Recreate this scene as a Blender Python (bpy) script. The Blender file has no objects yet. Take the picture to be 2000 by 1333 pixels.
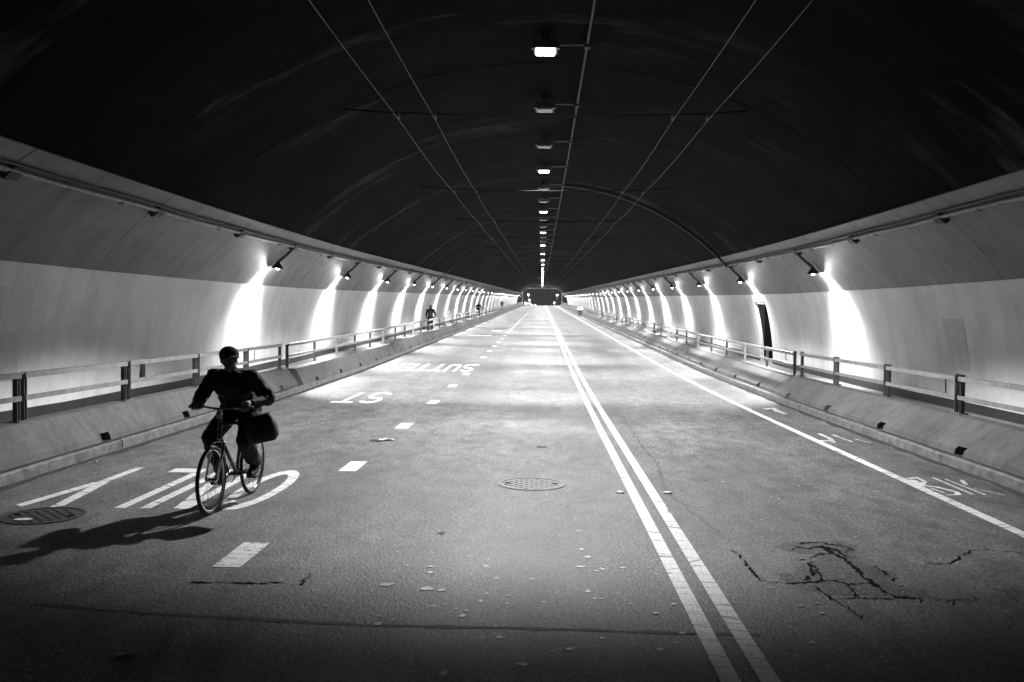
import bpy, bmesh, math, random
from mathutils import Vector, Matrix

R = math.radians
SC = bpy.context.scene
COL = SC.collection
random.seed(7)

# ------------------------------------------------------------------ camera
F_PX, CAM_H = 1740.0, 1.85
cam_d = bpy.data.cameras.new('camera')
cam_d.sensor_width = 36.0
cam_d.lens = 36.0 * F_PX / 2000.0
cam_d.clip_end = 3000
cam = bpy.data.objects.new('camera', cam_d)
COL.objects.link(cam)
YAW, PITCH, ROLL = math.atan(58 / F_PX), math.atan(48.5 / F_PX), R(0.7)
CAM_M = Matrix.Translation((0, 0, CAM_H)) @ Matrix.Rotation(YAW, 4, 'Z') @ Matrix.Rotation(R(90) - PITCH, 4, 'X') @ Matrix.Rotation(ROLL, 4, 'Z')
cam.matrix_world = CAM_M
SC.camera = cam

# ------------------------------------------------------------------ night sky
world = bpy.data.worlds.new('World')
SC.world = world
world.use_nodes = True
wn = world.node_tree.nodes
# dull glow of the city's night sky
wn['Background'].inputs['Color'].default_value = (1, 1, 1, 1)
wn['Background'].inputs['Strength'].default_value = 0.025

# ------------------------------------------------------------------ exposure
SC.view_settings.view_transform = 'Standard'
SC.view_settings.look = 'None'
SC.view_settings.gamma = 1.0
SC.cycles.use_denoising = True
SC.cycles.denoiser = 'OPENIMAGEDENOISE'
SC.cycles.denoising_input_passes = 'RGB_ALBEDO_NORMAL'
SC.cycles.denoising_prefilter = 'ACCURATE'
SC.cycles.sample_clamp_indirect = 6.0
SC.cycles.max_bounces = 5
SC.cycles.diffuse_bounces = 4
SC.cycles.glossy_bounces = 2
SC.view_settings.exposure = 0.95

# lamp strengths (the lamps are built further down)
WALL_BEAM_W, WALL_WIDE_W, BULB_W, CEIL_W, CEIL_WIDE_W = 620.0, 3900.0, 80.0, 5800.0, 90.0

# ------------------------------------------------------------------ helpers
SLOPE = 0.0205
D_END = 287.0


def zr(d):
    """height of the road at distance d: level, then a steady climb, then it falls away past the far portal"""
    if d < 14:
        return 0.0
    if d < 34:
        return SLOPE * (d - 14) ** 2 / 40.0
    if d < D_END:
        return SLOPE * (d - 24)
    return SLOPE * (D_END - 24) - 0.00035 * (d - D_END) ** 2 + (SLOPE * (d - D_END) if d < D_END + 2 else SLOPE * 2) - 0.035 * max(0, d - D_END - 2)


def sl(d):
    return math.atan((zr(d + .5) - zr(d - .5)))


def px2g(x, y):
    """pixel of the 2000 px wide photograph -> point on the level near road"""
    v = Vector(((x - 1000) / F_PX, -(y - 666.5) / F_PX, -1.0))
    w = CAM_M.to_3x3() @ v
    t = -CAM_H / w.z
    return (w.x * t, w.y * t)


ORD1 = ['', 'first', 'second', 'third', 'fourth', 'fifth', 'sixth', 'seventh', 'eighth', 'ninth', 'tenth', 'eleventh', 'twelfth',
        'thirteenth', 'fourteenth', 'fifteenth', 'sixteenth', 'seventeenth', 'eighteenth', 'nineteenth']
TENS = {2: 'twent', 3: 'thirt', 4: 'fort', 5: 'fift', 6: 'sixt', 7: 'sevent', 8: 'eight', 9: 'ninet'}


def ordw(n):
    if n < 20:
        return ORD1[n]
    t, u = divmod(n, 10)
    return TENS[t] + ('ieth' if u == 0 else 'y-' + ORD1[u])


def tag(o, label=None, cat=None, group=None, kind=None):
    if label:
        o['label'] = label
    if cat:
        o['category'] = cat
    if group:
        o['group'] = group
    if kind:
        o['kind'] = kind
    return o


def empty(name, loc=(0, 0, 0), rot=(0, 0, 0)):
    o = bpy.data.objects.new(name, None)
    COL.objects.link(o)
    o.location = loc
    o.rotation_euler = rot
    o.empty_display_size = .1
    return o


class MB:
    def __init__(self):
        self.v, self.f = [], []

    def add(self, vs, fs):
        n = len(self.v)
        self.v += [tuple(p) for p in vs]
        self.f += [tuple(i + n for i in q) for q in fs]
        return self

    def box(self, x0, x1, y0, y1, z0, z1):
        return self.add([(x0, y0, z0), (x1, y0, z0), (x1, y1, z0), (x0, y1, z0), (x0, y0, z1), (x1, y0, z1), (x1, y1, z1), (x0, y1, z1)],
                        [(0, 3, 2, 1), (4, 5, 6, 7), (0, 1, 5, 4), (1, 2, 6, 5), (2, 3, 7, 6), (3, 0, 4, 7)])

    def prism(self, prof, y0, y1):
        """closed profile of (x, z) extruded along y"""
        n = len(prof)
        vs = [(x, y0, z) for x, z in prof] + [(x, y1, z) for x, z in prof]
        fs = [tuple(range(n)), tuple(range(2 * n - 1, n - 1, -1))]
        fs += [(i, (i + 1) % n, n + (i + 1) % n, n + i) for i in range(n)]
        return self.add(vs, fs)

    def loft(self, prof, stations):
        """closed profile swept through stations [(y, dx, dz)]"""
        n, m = len(prof), len(stations)
        vs = [(x + dx, y, z + dz) for (y, dx, dz) in stations for x, z in prof]
        fs = [tuple(range(n)), tuple(range(m * n - 1, (m - 1) * n - 1, -1))]
        for k in range(m - 1):
            fs += [(k * n + i, k * n + (i + 1) % n, (k + 1) * n + (i + 1) % n, (k + 1) * n + i) for i in range(n)]
        return self.add(vs, fs)

    def tube(self, pts, rad, n=8, caps=True, closed=False):
        pts = [Vector(p) for p in pts]
        if not isinstance(rad, (list, tuple)):
            rad = [rad] * len(pts)
        m = len(pts)
        vs, fs, prev = [], [], None
        for i, p in enumerate(pts):
            if closed:
                t = pts[(i + 1) % m] - pts[i - 1]
            else:
                t = pts[min(i + 1, m - 1)] - pts[max(i - 1, 0)]
            t = t.normalized() if t.length > 1e-9 else Vector((0, 0, 1))
            if prev is None:
                a = Vector((0, 0, 1)) if abs(t.z) < .9 else Vector((1, 0, 0))
                u = t.cross(a).normalized()
            else:
                u = (prev - t * prev.dot(t)).normalized()
            prev = u
            w = t.cross(u)
            vs += [p + (u * math.cos(2 * math.pi * k / n) + w * math.sin(2 * math.pi * k / n)) * rad[i] for k in range(n)]
        for i in range(m if closed else m - 1):
            j = (i + 1) % m
            fs += [(i * n + k, i * n + (k + 1) % n, j * n + (k + 1) % n, j * n + k) for k in range(n)]
        if caps and not closed:
            fs += [tuple(range(n - 1, -1, -1)), tuple(range((m - 1) * n, m * n))]
        return self.add(vs, fs)

    def ball(self, c, r, seg=12, rings=8, rot=None):
        rx, ry, rz = (r, r, r) if not isinstance(r, (tuple, list)) else r
        M = rot or Matrix.Identity(3)
        c = Vector(c)
        vs = [c + M @ Vector((0, 0, rz))]
        for i in range(1, rings):
            a = math.pi * i / rings
            for k in range(seg):
                b = 2 * math.pi * k / seg
                vs.append(c + M @ Vector((rx * math.sin(a) * math.cos(b), ry * math.sin(a) * math.sin(b), rz * math.cos(a))))
        vs.append(c + M @ Vector((0, 0, -rz)))
        fs = [(0, 1 + k, 1 + (k + 1) % seg) for k in range(seg)]
        for i in range(rings - 2):
            fs += [(1 + i * seg + k, 1 + (i + 1) * seg + k, 1 + (i + 1) * seg + (k + 1) % seg, 1 + i * seg + (k + 1) % seg) for k in range(seg)]
        e = len(vs) - 1
        fs += [(e, 1 + (rings - 2) * seg + (k + 1) % seg, 1 + (rings - 2) * seg + k) for k in range(seg)]
        return self.add(vs, fs)

    def lathe(self, prof, n=16, close=True):
        """open profile of (r, z) turned round z"""
        m = len(prof)
        vs = [(r * math.cos(2 * math.pi * k / n), r * math.sin(2 * math.pi * k / n), z) for r, z in prof for k in range(n)]
        fs = []
        for i in range(m - 1):
            fs += [(i * n + k, i * n + (k + 1) % n, (i + 1) * n + (k + 1) % n, (i + 1) * n + k) for k in range(n)]
        if close:
            fs += [tuple(range(n - 1, -1, -1)), tuple(range((m - 1) * n, m * n))]
        return self.add(vs, fs)

    def chain(self, pts, rads, n=10):
        """capsules through points, for remeshing"""
        for i in range(len(pts) - 1):
            self.tube([pts[i], pts[i + 1]], [rads[i], rads[i + 1]], n)
        for p, r in zip(pts, rads):
            self.ball(p, r, n, 6)
        return self

    def mesh(self, name, mat, smooth=False, fix=True, bevel=0):
        me = bpy.data.meshes.new(name)
        me.from_pydata(self.v, [], self.f)
        if fix or bevel:
            bm = bmesh.new()
            bm.from_mesh(me)
            if bevel:
                bmesh.ops.remove_doubles(bm, verts=bm.verts, dist=1e-5)
                bmesh.ops.bevel(bm, geom=list(bm.edges), offset=bevel, segments=2, affect='EDGES', profile=.5)
            bmesh.ops.recalc_face_normals(bm, faces=bm.faces)
            bm.to_mesh(me)
            bm.free()
        if smooth:
            for p in me.polygons:
                p.use_smooth = True
        me.materials.append(mat)
        return me

    def obj(self, name, mat, parent=None, smooth=False, loc=None, rot=None, fix=True, bevel=0):
        return link(name, self.mesh(name, mat, smooth, fix, bevel), parent, loc, rot)


def link(name, me, parent=None, loc=None, rot=None):
    o = bpy.data.objects.new(name, me)
    COL.objects.link(o)
    if parent:
        o.parent = parent
    if loc is not None:
        o.location = loc
    if rot is not None:
        o.rotation_euler = rot
    return o


def copy_tree(o, parent=None):
    c = o.copy()
    COL.objects.link(c)
    c.parent = parent
    if parent:
        c.matrix_parent_inverse = o.matrix_parent_inverse.copy()
    for ch in list(o.children):
        copy_tree(ch, c)
    return c


def drange(a, b, step):
    out, d = [], a
    while d < b - 1e-6:
        out.append(d)
        d += step
    out.append(b)
    return out


# ------------------------------------------------------------------ materials (all neutral greys: the photograph is black and white)
class Mat:
    def __init__(self, name):
        self.m = bpy.data.materials.new(name)
        self.m.use_nodes = True
        self.t = self.m.node_tree
        self.n = self.t.nodes
        self.b = self.n['Principled BSDF']
        self.pos = self.n.new('ShaderNodeNewGeometry').outputs['Position']

    def ln(self, a, b):
        self.t.links.new(a, b)

    def mapv(self, sx, sy, sz):
        mp = self.n.new('ShaderNodeMapping')
        mp.inputs['Scale'].default_value = (sx, sy, sz)
        self.ln(self.pos, mp.inputs['Vector'])
        return mp.outputs[0]

    def noise(self, scale=(1, 1, 1), detail=4, rough=.55, s=1.0, dist=0.0):
        t = self.n.new('ShaderNodeTexNoise')
        t.inputs['Scale'].default_value = s
        t.inputs['Detail'].default_value = detail
        t.inputs['Roughness'].default_value = rough
        t.inputs['Distortion'].default_value = dist
        self.ln(self.mapv(*scale), t.inputs['Vector'])
        return t.outputs['Fac']

    def voro(self, scale, feature='DISTANCE_TO_EDGE', vec=None):
        t = self.n.new('ShaderNodeTexVoronoi')
        t.feature = feature
        t.inputs['Scale'].default_value = 1.0
        self.ln(vec or self.mapv(*scale), t.inputs['Vector'])
        return t.outputs['Distance']

    def ramp(self, fac, stops):
        r = self.n.new('ShaderNodeValToRGB')
        e = r.color_ramp.elements
        while len(e) < len(stops):
            e.new(.5)
        for el, (p, v) in zip(e, stops):
            el.position = p
            el.color = (v, v, v, 1)
        self.ln(fac, r.inputs[0])
        return r.outputs[0]

    def math(self, op, a, b, clamp=False):
        m = self.n.new('ShaderNodeMath')
        m.operation = op
        m.use_clamp = clamp
        for k, x in enumerate((a, b)):
            if isinstance(x, (int, float)):
                m.inputs[k].default_value = x
            else:
                self.ln(x, m.inputs[k])
        return m.outputs[0]

    def mix(self, fac, a, b):
        m = self.n.new('ShaderNodeMix')
        m.data_type = 'FLOAT'
        for k, x in ((0, fac), (2, a), (3, b)):
            if isinstance(x, (int, float)):
                m.inputs[k].default_value = x
            else:
                self.ln(x, m.inputs[k])
        return m.outputs[0]

    def out(self, col, rough=.6, metal=0.0, spec=.5):
        for key, x in (('Base Color', col), ('Roughness', rough), ('Metallic', metal), ('Specular IOR Level', spec)):
            if isinstance(x, (int, float)):
                self.b.inputs[key].default_value = (x, x, x, 1) if key == 'Base Color' else x
            else:
                self.ln(x, self.b.inputs[key])
        return self

    def bump(self, h, strength=.4, dist=.01):
        b = self.n.new('ShaderNodeBump')
        b.inputs['Strength'].default_value = strength
        b.inputs['Distance'].default_value = dist
        self.ln(h, b.inputs['Height'])
        self.ln(b.outputs[0], self.b.inputs['Normal'])
        return self


def plain(name, col, rough=.6, metal=0.0, var=.25, s=6.0, bump=0.0):
    m = Mat(name)
    n = m.noise((1, 1, 1), 5, .6, s)
    m.out(m.ramp(n, [(.3, col * (1 - var)), (.7, col * (1 + var))]), rough, metal)
    if bump:
        m.bump(m.noise((1, 1, 1), 4, .6, s * 8), bump, .004)
    return m.m


def asphalt_nodes(m):
    """worn asphalt: stone grains, wheel tracks along the lanes, stains; returns colour and height"""
    grain = m.noise((62, 62, 62), 3, .75)
    grit = m.voro((80, 60, 80), 'F1')
    peb = m.noise((36, 19, 36), 2, .8)
    worn = m.noise((1.3, .8, 1.3), 5, .7, 1.0, .6)
    mid = m.noise((5, 2.4, 5), 5, .62, 1.0, .4)
    big = m.noise((.55, .16, .55), 4, .55)
    tracks = m.noise((1.6, .03, 1.0), 2, .5)
    c = m.mix(m.ramp(big, [(.35, 0), (.66, 1)]), .062, .098)
    c = m.math('MULTIPLY', c, m.ramp(mid, [(.28, .5), (.5, 1.0), (.72, 1.4)]))
    c = m.math('MULTIPLY', c, m.ramp(tracks, [(.3, .82), (.7, 1.15)]))
    c = m.math('MULTIPLY', c, m.ramp(grain, [(.3, .3), (.5, 1.0), (.72, 2.1)]))
    c = m.math('MULTIPLY', c, m.ramp(peb, [(.3, .35), (.5, 1.0), (.7, 1.9)]))
    c = m.math('MULTIPLY', c, m.ramp(worn, [(.3, .68), (.5, 1.0), (.7, 1.22)]))
    h = m.math('ADD', m.math('ADD', grain, m.math('MULTIPLY', peb, 1.6)), m.math('MULTIPLY', grit, -.6))
    return c, h, mid, big


m_ = Mat('asphalt')
c_, h_, mid_, big_ = asphalt_nodes(m_)
rough_ = m_.math('ADD', m_.ramp(big_, [(.3, .54), (.7, .66)]), m_.math('MULTIPLY', mid_, .1))
m_.out(c_, rough_, 0, .38).bump(h_, .6, .006)
M_ASPHALT = m_.m

m_ = Mat('asphalt_seam')
c2, h2, _, _ = asphalt_nodes(m_)
m_.out(m_.math('MULTIPLY', c2, .14), .75).bump(h2, .6, .006)
M_SEAM = m_.m
m_ = Mat('asphalt_worn')
c2, h2, _, _ = asphalt_nodes(m_)
m_.out(m_.math('MULTIPLY', c2, .66), .7, 0, .3).bump(h2, .9, .008)
M_WORNROAD = m_.m


def paint_mat(name, col, wear):
    m = Mat(name)
    c, h, mid, big = asphalt_nodes(m)
    crk = m.voro(None, vec=m.mapv(.9, 4.5, 1))
    cut = m.ramp(crk, [(.008, 1), (.02, 0)])
    chips = m.ramp(m.noise((9, 22, 9), 5, .75), [(wear, 0), (wear + .05, 1)])
    where = m.ramp(m.noise((.7, .45, .7), 2, .5), [(.42, 0), (.58, 1)])
    gone = m.math('MAXIMUM', cut, m.math('MULTIPLY', chips, where))
    dirt = m.ramp(m.noise((30, 14, 30), 4, .7), [(.3, col * .72), (.65, col)])
    m.out(m.mix(gone, dirt, c), .5).bump(m.math('SUBTRACT', h, m.math('MULTIPLY', gone, .8)), .45, .005)
    return m.m


M_PAINT = paint_mat('road_paint', .72, .55)
M_PAINT_OLD = paint_mat('road_paint_worn', .62, .5)


def wall_mat(name, base, rough, dirt, streak):
    m = Mat(name)
    blot = m.noise((.5, .35, .5), 5, .6)
    st = m.noise((2.2, 2.2, .25), 4, .6)
    fine = m.noise((26, 26, 26), 4, .7)
    pore = m.noise((75, 75, 75), 2, .8)
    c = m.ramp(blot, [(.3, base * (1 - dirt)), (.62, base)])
    c = m.math('MULTIPLY', c, m.ramp(st, [(.3, 1 - streak), (.62, 1.0)]))
    c = m.math('MULTIPLY', c, m.ramp(fine, [(.3, .88), (.7, 1.06)]))
    c = m.math('MULTIPLY', c, m.ramp(pore, [(.3, .78), (.7, 1.14)]))
    m.out(c, rough, 0, .4).bump(m.math('ADD', m.noise((1.2, .7, 1.2), 3, .5), m.math('MULTIPLY', fine, .04)), .25, .02)
    return m.m


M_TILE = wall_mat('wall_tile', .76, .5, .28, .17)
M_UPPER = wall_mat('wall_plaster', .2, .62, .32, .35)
M_SKIRT = wall_mat('wall_skirting', .035, .6, .4, .4)

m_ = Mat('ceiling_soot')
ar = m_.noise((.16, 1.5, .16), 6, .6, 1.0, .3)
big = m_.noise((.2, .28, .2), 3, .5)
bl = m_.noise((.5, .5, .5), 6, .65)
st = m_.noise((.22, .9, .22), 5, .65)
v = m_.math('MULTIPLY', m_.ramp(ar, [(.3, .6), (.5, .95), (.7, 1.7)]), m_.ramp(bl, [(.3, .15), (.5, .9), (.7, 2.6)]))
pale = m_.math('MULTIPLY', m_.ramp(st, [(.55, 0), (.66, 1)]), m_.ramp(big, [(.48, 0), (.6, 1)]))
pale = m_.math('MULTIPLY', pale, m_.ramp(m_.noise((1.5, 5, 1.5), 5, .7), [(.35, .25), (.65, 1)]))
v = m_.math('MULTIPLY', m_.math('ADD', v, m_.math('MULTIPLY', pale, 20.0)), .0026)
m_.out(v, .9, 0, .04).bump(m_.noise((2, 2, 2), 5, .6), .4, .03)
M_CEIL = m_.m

m_ = Mat('barrier_concrete')
st = m_.noise((7, 7, 1.6), 5, .7)
bl = m_.noise((.9, .9, .9), 4, .55)
fi = m_.noise((70, 70, 70), 4, .75)
v = m_.math('MULTIPLY', m_.ramp(bl, [(.3, .075), (.7, .125)]), m_.ramp(st, [(.3, .72), (.55, 1.03)]))
v = m_.math('MULTIPLY', v, m_.ramp(fi, [(.3, .6), (.7, 1.25)]))
m_.out(v, .9, 0, .15).bump(fi, .5, .006)
M_BARRIER = m_.m

M_KERB = plain('kerb_granite', .10, .75, 0, .5, 7, .5)
M_WALK = plain('sidewalk_concrete', .2, .85, 0, .3, 3, .4)
M_RAIL = plain('galvanised_rail', .2, .5, .35, .3, 9, .15)
M_POST = plain('galvanised_post', .12, .55, .3, .35, 9, .15)
M_DARK = plain('dark_metal', .02, .6, 0, .4, 12)
M_DARK2 = plain('grimy_pipe', .03, .6, .2, .4, 8)
m_ = Mat('rubber_cable')
m_.out(.012, .95, 0, .03)
M_CABLE = m_.m
M_PIPE = plain('painted_pipe', .16, .5, .3, .4, 8)
M_FIXT = plain('fixture_metal', .09, .45, .4, .3, 14)
M_COPPER = plain('contact_wire', .055, .35, 1.0, .5, 3)
M_IRON = plain('cast_iron', .05, .5, .4, .5, 30, .6)
M_WORN = plain('worn_iron', .085, .62, 0, .5, 30, .5)
M_DIRT = plain('gutter_dirt', .022, .95, 0, .6, 9, .6)
M_PATCH = plain('repainted_patch', .5, .6, 0, .12, 5)
M_GUM = plain('gum_stain', .3, .5, 0, .3, 40)
M_PAPER = plain('paper', .55, .8, 0, .2, 30)
M_RUBBER = plain('rubber', .02, .7, 0, .3, 20)
M_SKIN = plain('skin', .16, .55, 0, .15, 30)
M_JACKET = plain('jacket_cloth', .022, .85, 0, .8, 14, .5)
M_JACKET2 = plain('jacket_light', .55, .8, 0, .2, 25, .3)
M_JACKET3 = plain('coat_cloth', .03, .85, 0, .4, 25, .3)
M_SHIRT = plain('shirt_cloth', .12, .85, 0, .4, 20, .3)
M_TROUS = plain('trouser_cloth', .016, .85, 0, .4, 25, .3)
M_CAP = plain('cap_cloth', .012, .85, 0, .4, 25)
M_FRAME = plain('bicycle_frame', .05, .3, .3, .2, 20)
M_CHROME = plain('chrome', .7, .15, 1.0, .1, 20)
M_BAG = plain('bag_cloth', .012, .7, 0, .4, 20, .4)
M_CARW = plain('car_paint_white', .6, .25, 0, .05, 3)
M_CARD = plain('car_paint_dark', .03, .25, .2, .1, 3)
M_BUILD = plain('night_facade', .05, .8, 0, .3, 2)
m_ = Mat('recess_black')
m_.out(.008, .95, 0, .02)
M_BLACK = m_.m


def glass(name, col):
    m = Mat(name)
    m.out(col, .08, 0, .6)
    return m.m


M_GLASS = glass('dark_glass', .01)
M_LENS_OFF = glass('unlit_lens', .05)


def emit(name, strength):
    m = Mat(name)
    m.out(.8, .4)
    m.b.inputs['Emission Color'].default_value = (1, 1, 1, 1)
    m.b.inputs['Emission Strength'].default_value = strength
    m.m.cycles.emission_sampling = 'NONE'
    return m.m


M_BULB = emit('lit_bulb', 60)
M_LENS = emit('lit_lens', 25)
M_HEAD = emit('lit_headlight', 30)

# ------------------------------------------------------------------ setting: road, street beyond, kerbs, sidewalks
XL, XR = -5.63, 5.25            # road edges
D0 = -9.0                       # tunnel begins a little behind the camera


def strip(x0, x1, d0, d1, lift, step=1.0, nx=1):
    ds = drange(d0, d1, step)
    mb = MB()
    xs = [x0 + (x1 - x0) * i / nx for i in range(nx + 1)]
    vs = [(x, d, zr(d) + lift) for d in ds for x in xs]
    w = nx + 1
    fs = [(j * w + i, j * w + i + 1, (j + 1) * w + i + 1, (j + 1) * w + i) for j in range(len(ds) - 1) for i in range(nx)]
    return mb.add(vs, fs)


road = strip(XL - .02, XR + .02, D0, D_END + .5, 0, 1.0, 6).obj('road', M_ASPHALT, fix=False)
tag(road, kind='structure')
street = strip(-22, 22, D_END + .5, D_END + 170, -.004, 3.0).obj('street', M_ASPHALT, fix=False)
tag(street, kind='structure')

for s, xk, nm in ((-1, XL, 'left'), (1, XR, 'right')):
    prof = [(s * 8.7, -.1), (s * (abs(xk) + .305), -.1), (s * (abs(xk) + .305), .118), (s * 8.7, .118)]
    sw = MB().loft(prof, [(d, 0, zr(d)) for d in drange(D0, D_END, 1.5)]).obj('sidewalk', M_WALK)
    tag(sw, kind='structure')
    kb = empty('kerb', (xk, 0, 0))
    tag(kb, kind='structure')
    L = 2.6
    meshes = []
    for q in range(3):
        rr = random.Random(q + 5 * s)
        mb = MB()
        n = 6
        st = [(-L / 2 + .006 + (L - .012) * i / n, rr.uniform(-.006, .006), rr.uniform(-.006, .004)) for i in range(n + 1)]
        mb.loft([(0, -.12), (s * .3, -.12), (s * .3, .12), (s * .035, .125), (s * .008, .105)], st)
        meshes.append(mb.mesh('kerb_stone', M_KERB))
    k, d = 0, D0 + L / 2
    while d < D_END:
        o = link('kerb_stone', meshes[k % 3], kb, (random.uniform(-.006, .006), d, zr(d)), (sl(d), 0, random.uniform(-.002, .002)))
        d += L
        k += 1

# ------------------------------------------------------------------ the tunnel shell
ZC, RV = -2.544, 9.064            # centre height and radius of the vault
XB = 6.38                       # where the sooty ceiling meets the painted band


def vault(x):
    return ZC + math.sqrt(RV * RV - x * x)


SP = 4.26                       # spacing of wall brackets, panels and ceiling fixtures
NPAN = int((D_END - 15.3) / SP) + 1
PAN_D = [15.3 + SP * (k + .5) for k in range(-6, NPAN)]
PAN_D = [d for d in PAN_D if d + SP / 2 < D_END + .5]
LOW = [(7.75, 2.56), (7.85, 2.3), (7.93, 2.0), (8.02, 1.6), (8.09, 1.2), (8.14, .8), (8.17, .4), (8.175, .1)]


def shell(pts, th, s, y0, y1):
    """panel: profile pts offset outward by th, extruded"""
    outp = []
    for i, (x, z) in enumerate(pts):
        a, b = pts[max(i - 1, 0)], pts[min(i + 1, len(pts) - 1)]
        t = Vector((b[0] - a[0], b[1] - a[1])).normalized()
        nx, nz = -t.y, t.x
        if nx * x < 0 and abs(x) > 3:
            nx, nz = -nx, -nz
        if abs(x) <= 3 and nz < 0:
            nx, nz = -nx, -nz
        outp.append((x + nx * th, z + nz * th))
    mb = MB()
    m = len(pts)
    grid = [(i, i + 1, m + i + 1, m + i) for i in range(m - 1)]
    for row in (pts, outp):                      # the two faces, then ends and edges with corners of their own
        mb.add([(s * x, y, z) for y in (y0, y1) for x, z in row], grid)
    for y in (y0, y1):
        mb.add([(s * x, y, z) for x, z in pts] + [(s * x, y, z) for x, z in outp], grid)
    for i in (0, -1):
        mb.add([(s * p[i][0], y, p[i][1]) for y in (y0, y1) for p in (pts, outp)], [(0, 1, 3, 2)])
    return mb


# ceiling: rings of concrete, each a segment
ceil = empty('tunnel_ceiling', (0, 0, 0))
tag(ceil, 'dark soot-stained barrel vault ceiling of the tunnel', 'ceiling')
CS = SP * 2
cp = [(XB * math.sin(0) + (-XB - .06 + (2 * XB + .12) * i / 28), 0) for i in range(29)]
cp = [(x, vault(x)) for x, _ in cp]
cm = shell(cp, .25, 1, -CS / 2 + .008, CS / 2 - .008).mesh('ceiling_ring', M_CEIL, smooth=True, fix=False)
d = D0 + CS / 2
while d < D_END - CS * .4:
    link('ceiling_ring', cm, ceil, (0, d, zr(d)), (sl(d), 0, 0))
    d += CS

NICHE = {1: (31.75, 33.5), -1: None}
FAR_NICHE = (268.0, 270.2)
up_pts = [(6.365, 3.872), (6.7, 3.668), (7.0, 3.42), (7.2, 3.24), (7.4, 3.03), (7.58, 2.82), (7.745, 2.565)]
for s, nm in ((-1, 'left'), (1, 'right')):
    w = empty('tunnel_wall', (s * 8.175, 0, 0))
    tag(w, 'pale panelled tunnel wall with a dark skirting along the %s sidewalk' % nm, 'wall')
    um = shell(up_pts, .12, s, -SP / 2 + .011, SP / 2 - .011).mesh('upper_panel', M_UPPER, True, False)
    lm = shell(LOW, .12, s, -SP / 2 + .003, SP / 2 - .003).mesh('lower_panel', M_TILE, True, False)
    for d in PAN_D:
        link('upper_panel', um, w, (-s * 8.175, d, zr(d)), (sl(d), 0, 0))
        cut = None
        for a, b in ([NICHE[s]] if NICHE[s] else []) + [FAR_NICHE]:
            if d - SP / 2 < b and d + SP / 2 > a:
                cut = (max(a, d - SP / 2), min(b, d + SP / 2))
        if cut is None:
            link('lower_panel', lm, w, (-s * 8.175, d, zr(d)), (sl(d), 0, 0))
        else:
            a, b = cut[0] - d, cut[1] - d
            for y0, y1 in ((-SP / 2 + .003, a), (b, SP / 2 - .003)):
                if y1 - y0 > .05:
                    shell(LOW, .12, s, y0, y1).obj('lower_panel', M_TILE, w, True, fix=False, loc=(-s * 8.175, d, zr(d)), rot=(sl(d), 0, 0))
            # the piece of wall over the opening
            top = [p for p in LOW if p[1] >= 2.3]
            shell(top, .12, s, a, b).obj('lower_panel', M_TILE, w, True, fix=False, loc=(-s * 8.175, d, zr(d)), rot=(sl(d), 0, 0))
    # dark skirting, broken where the openings are
    cuts = sorted(([NICHE[s]] if NICHE[s] else []) + [FAR_NICHE])
    a = D0
    for c in cuts + [(D_END, D_END)]:
        pr = [(s * 8.15, .30), (s * 8.155, .1), (s * 8.3, .1), (s * 8.3, .30)]
        st = []
        for d in drange(a, c[0], 1.2):
            st.append((d, 0, zr(d) + .02 * math.sin(d * .9) * math.sin(d * .37)))
        MB().loft(pr, st).obj('skirting', M_SKIRT, w, loc=(-s * 8.175, 0, 0))
        a = c[1]

# doorway recesses in the walls
for s, (a, b), lab in ((1, NICHE[1], 'tall dark doorway recess in the right wall near the second lamp'),
                       (1, FAR_NICHE, 'small dark doorway recess at the far end of the right wall'),
                       (-1, FAR_NICHE, 'small dark doorway recess at the far end of the left wall')):
    d = (a + b) / 2
    hw = (b - a) / 2
    n = empty('doorway_recess', (s * 8.22, d, zr(d) + .1), (sl(d), 0, 0))
    tag(n, lab, 'doorway')
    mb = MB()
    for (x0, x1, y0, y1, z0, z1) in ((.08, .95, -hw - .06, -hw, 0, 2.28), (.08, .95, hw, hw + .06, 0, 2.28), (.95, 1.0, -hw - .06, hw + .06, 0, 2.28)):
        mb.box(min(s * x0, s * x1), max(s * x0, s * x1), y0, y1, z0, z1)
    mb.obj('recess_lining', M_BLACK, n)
    MB().box(min(s * -.33, s * 1.0), max(s * -.33, s * 1.0), -hw, hw, 2.12, 2.2).obj('lintel', M_UPPER, n)
    MB().box(min(s * .45, s * .5), max(s * .45, s * .5), -hw, hw, .01, 2.11).obj('door', M_DARK, n)
    MB().ball((s * .43, -hw * .6, 1.0), .035, 8, 6).obj('door_handle', M_CHROME, n, True)

# far portal: a bulkhead with a narrower flat-topped opening
zb = zr(D_END)
port = empty('portal_wall', (0, D_END + .3, zb))
tag(port, 'dark concrete portal frame closing the far end of the tunnel', 'portal')
pp = MB().box(-9.2, -6.25, -.3, .4, -.5, 7).obj('pier', M_UPPER, port)
MB().box(6.25, 9.2, -.3, .4, -.5, 7).obj('pier', M_UPPER, port)
ar_pts = [(-6.25, 7), (-6.25, 4.0)] + [(-6.25 + 1.5 * (1 - math.cos(a)), 4.0 + 1.4 * math.sin(a)) for a in [R(15 * i) for i in range(1, 7)]]
ar_pts += [(-x, z) for x, z in reversed(ar_pts)]
MB().prism(ar_pts, -.3, .4).obj('lintel', M_WALK, port)
edge = [p for p in ar_pts[1:-1]]
edge = [(-6.25, 0.0)] + edge + [(6.25, 0.0)]
oute = [(x * 1.045, z + (.3 if z > 3 else 0)) for x, z in edge]
mb = MB()
mq = len(edge)
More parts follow.
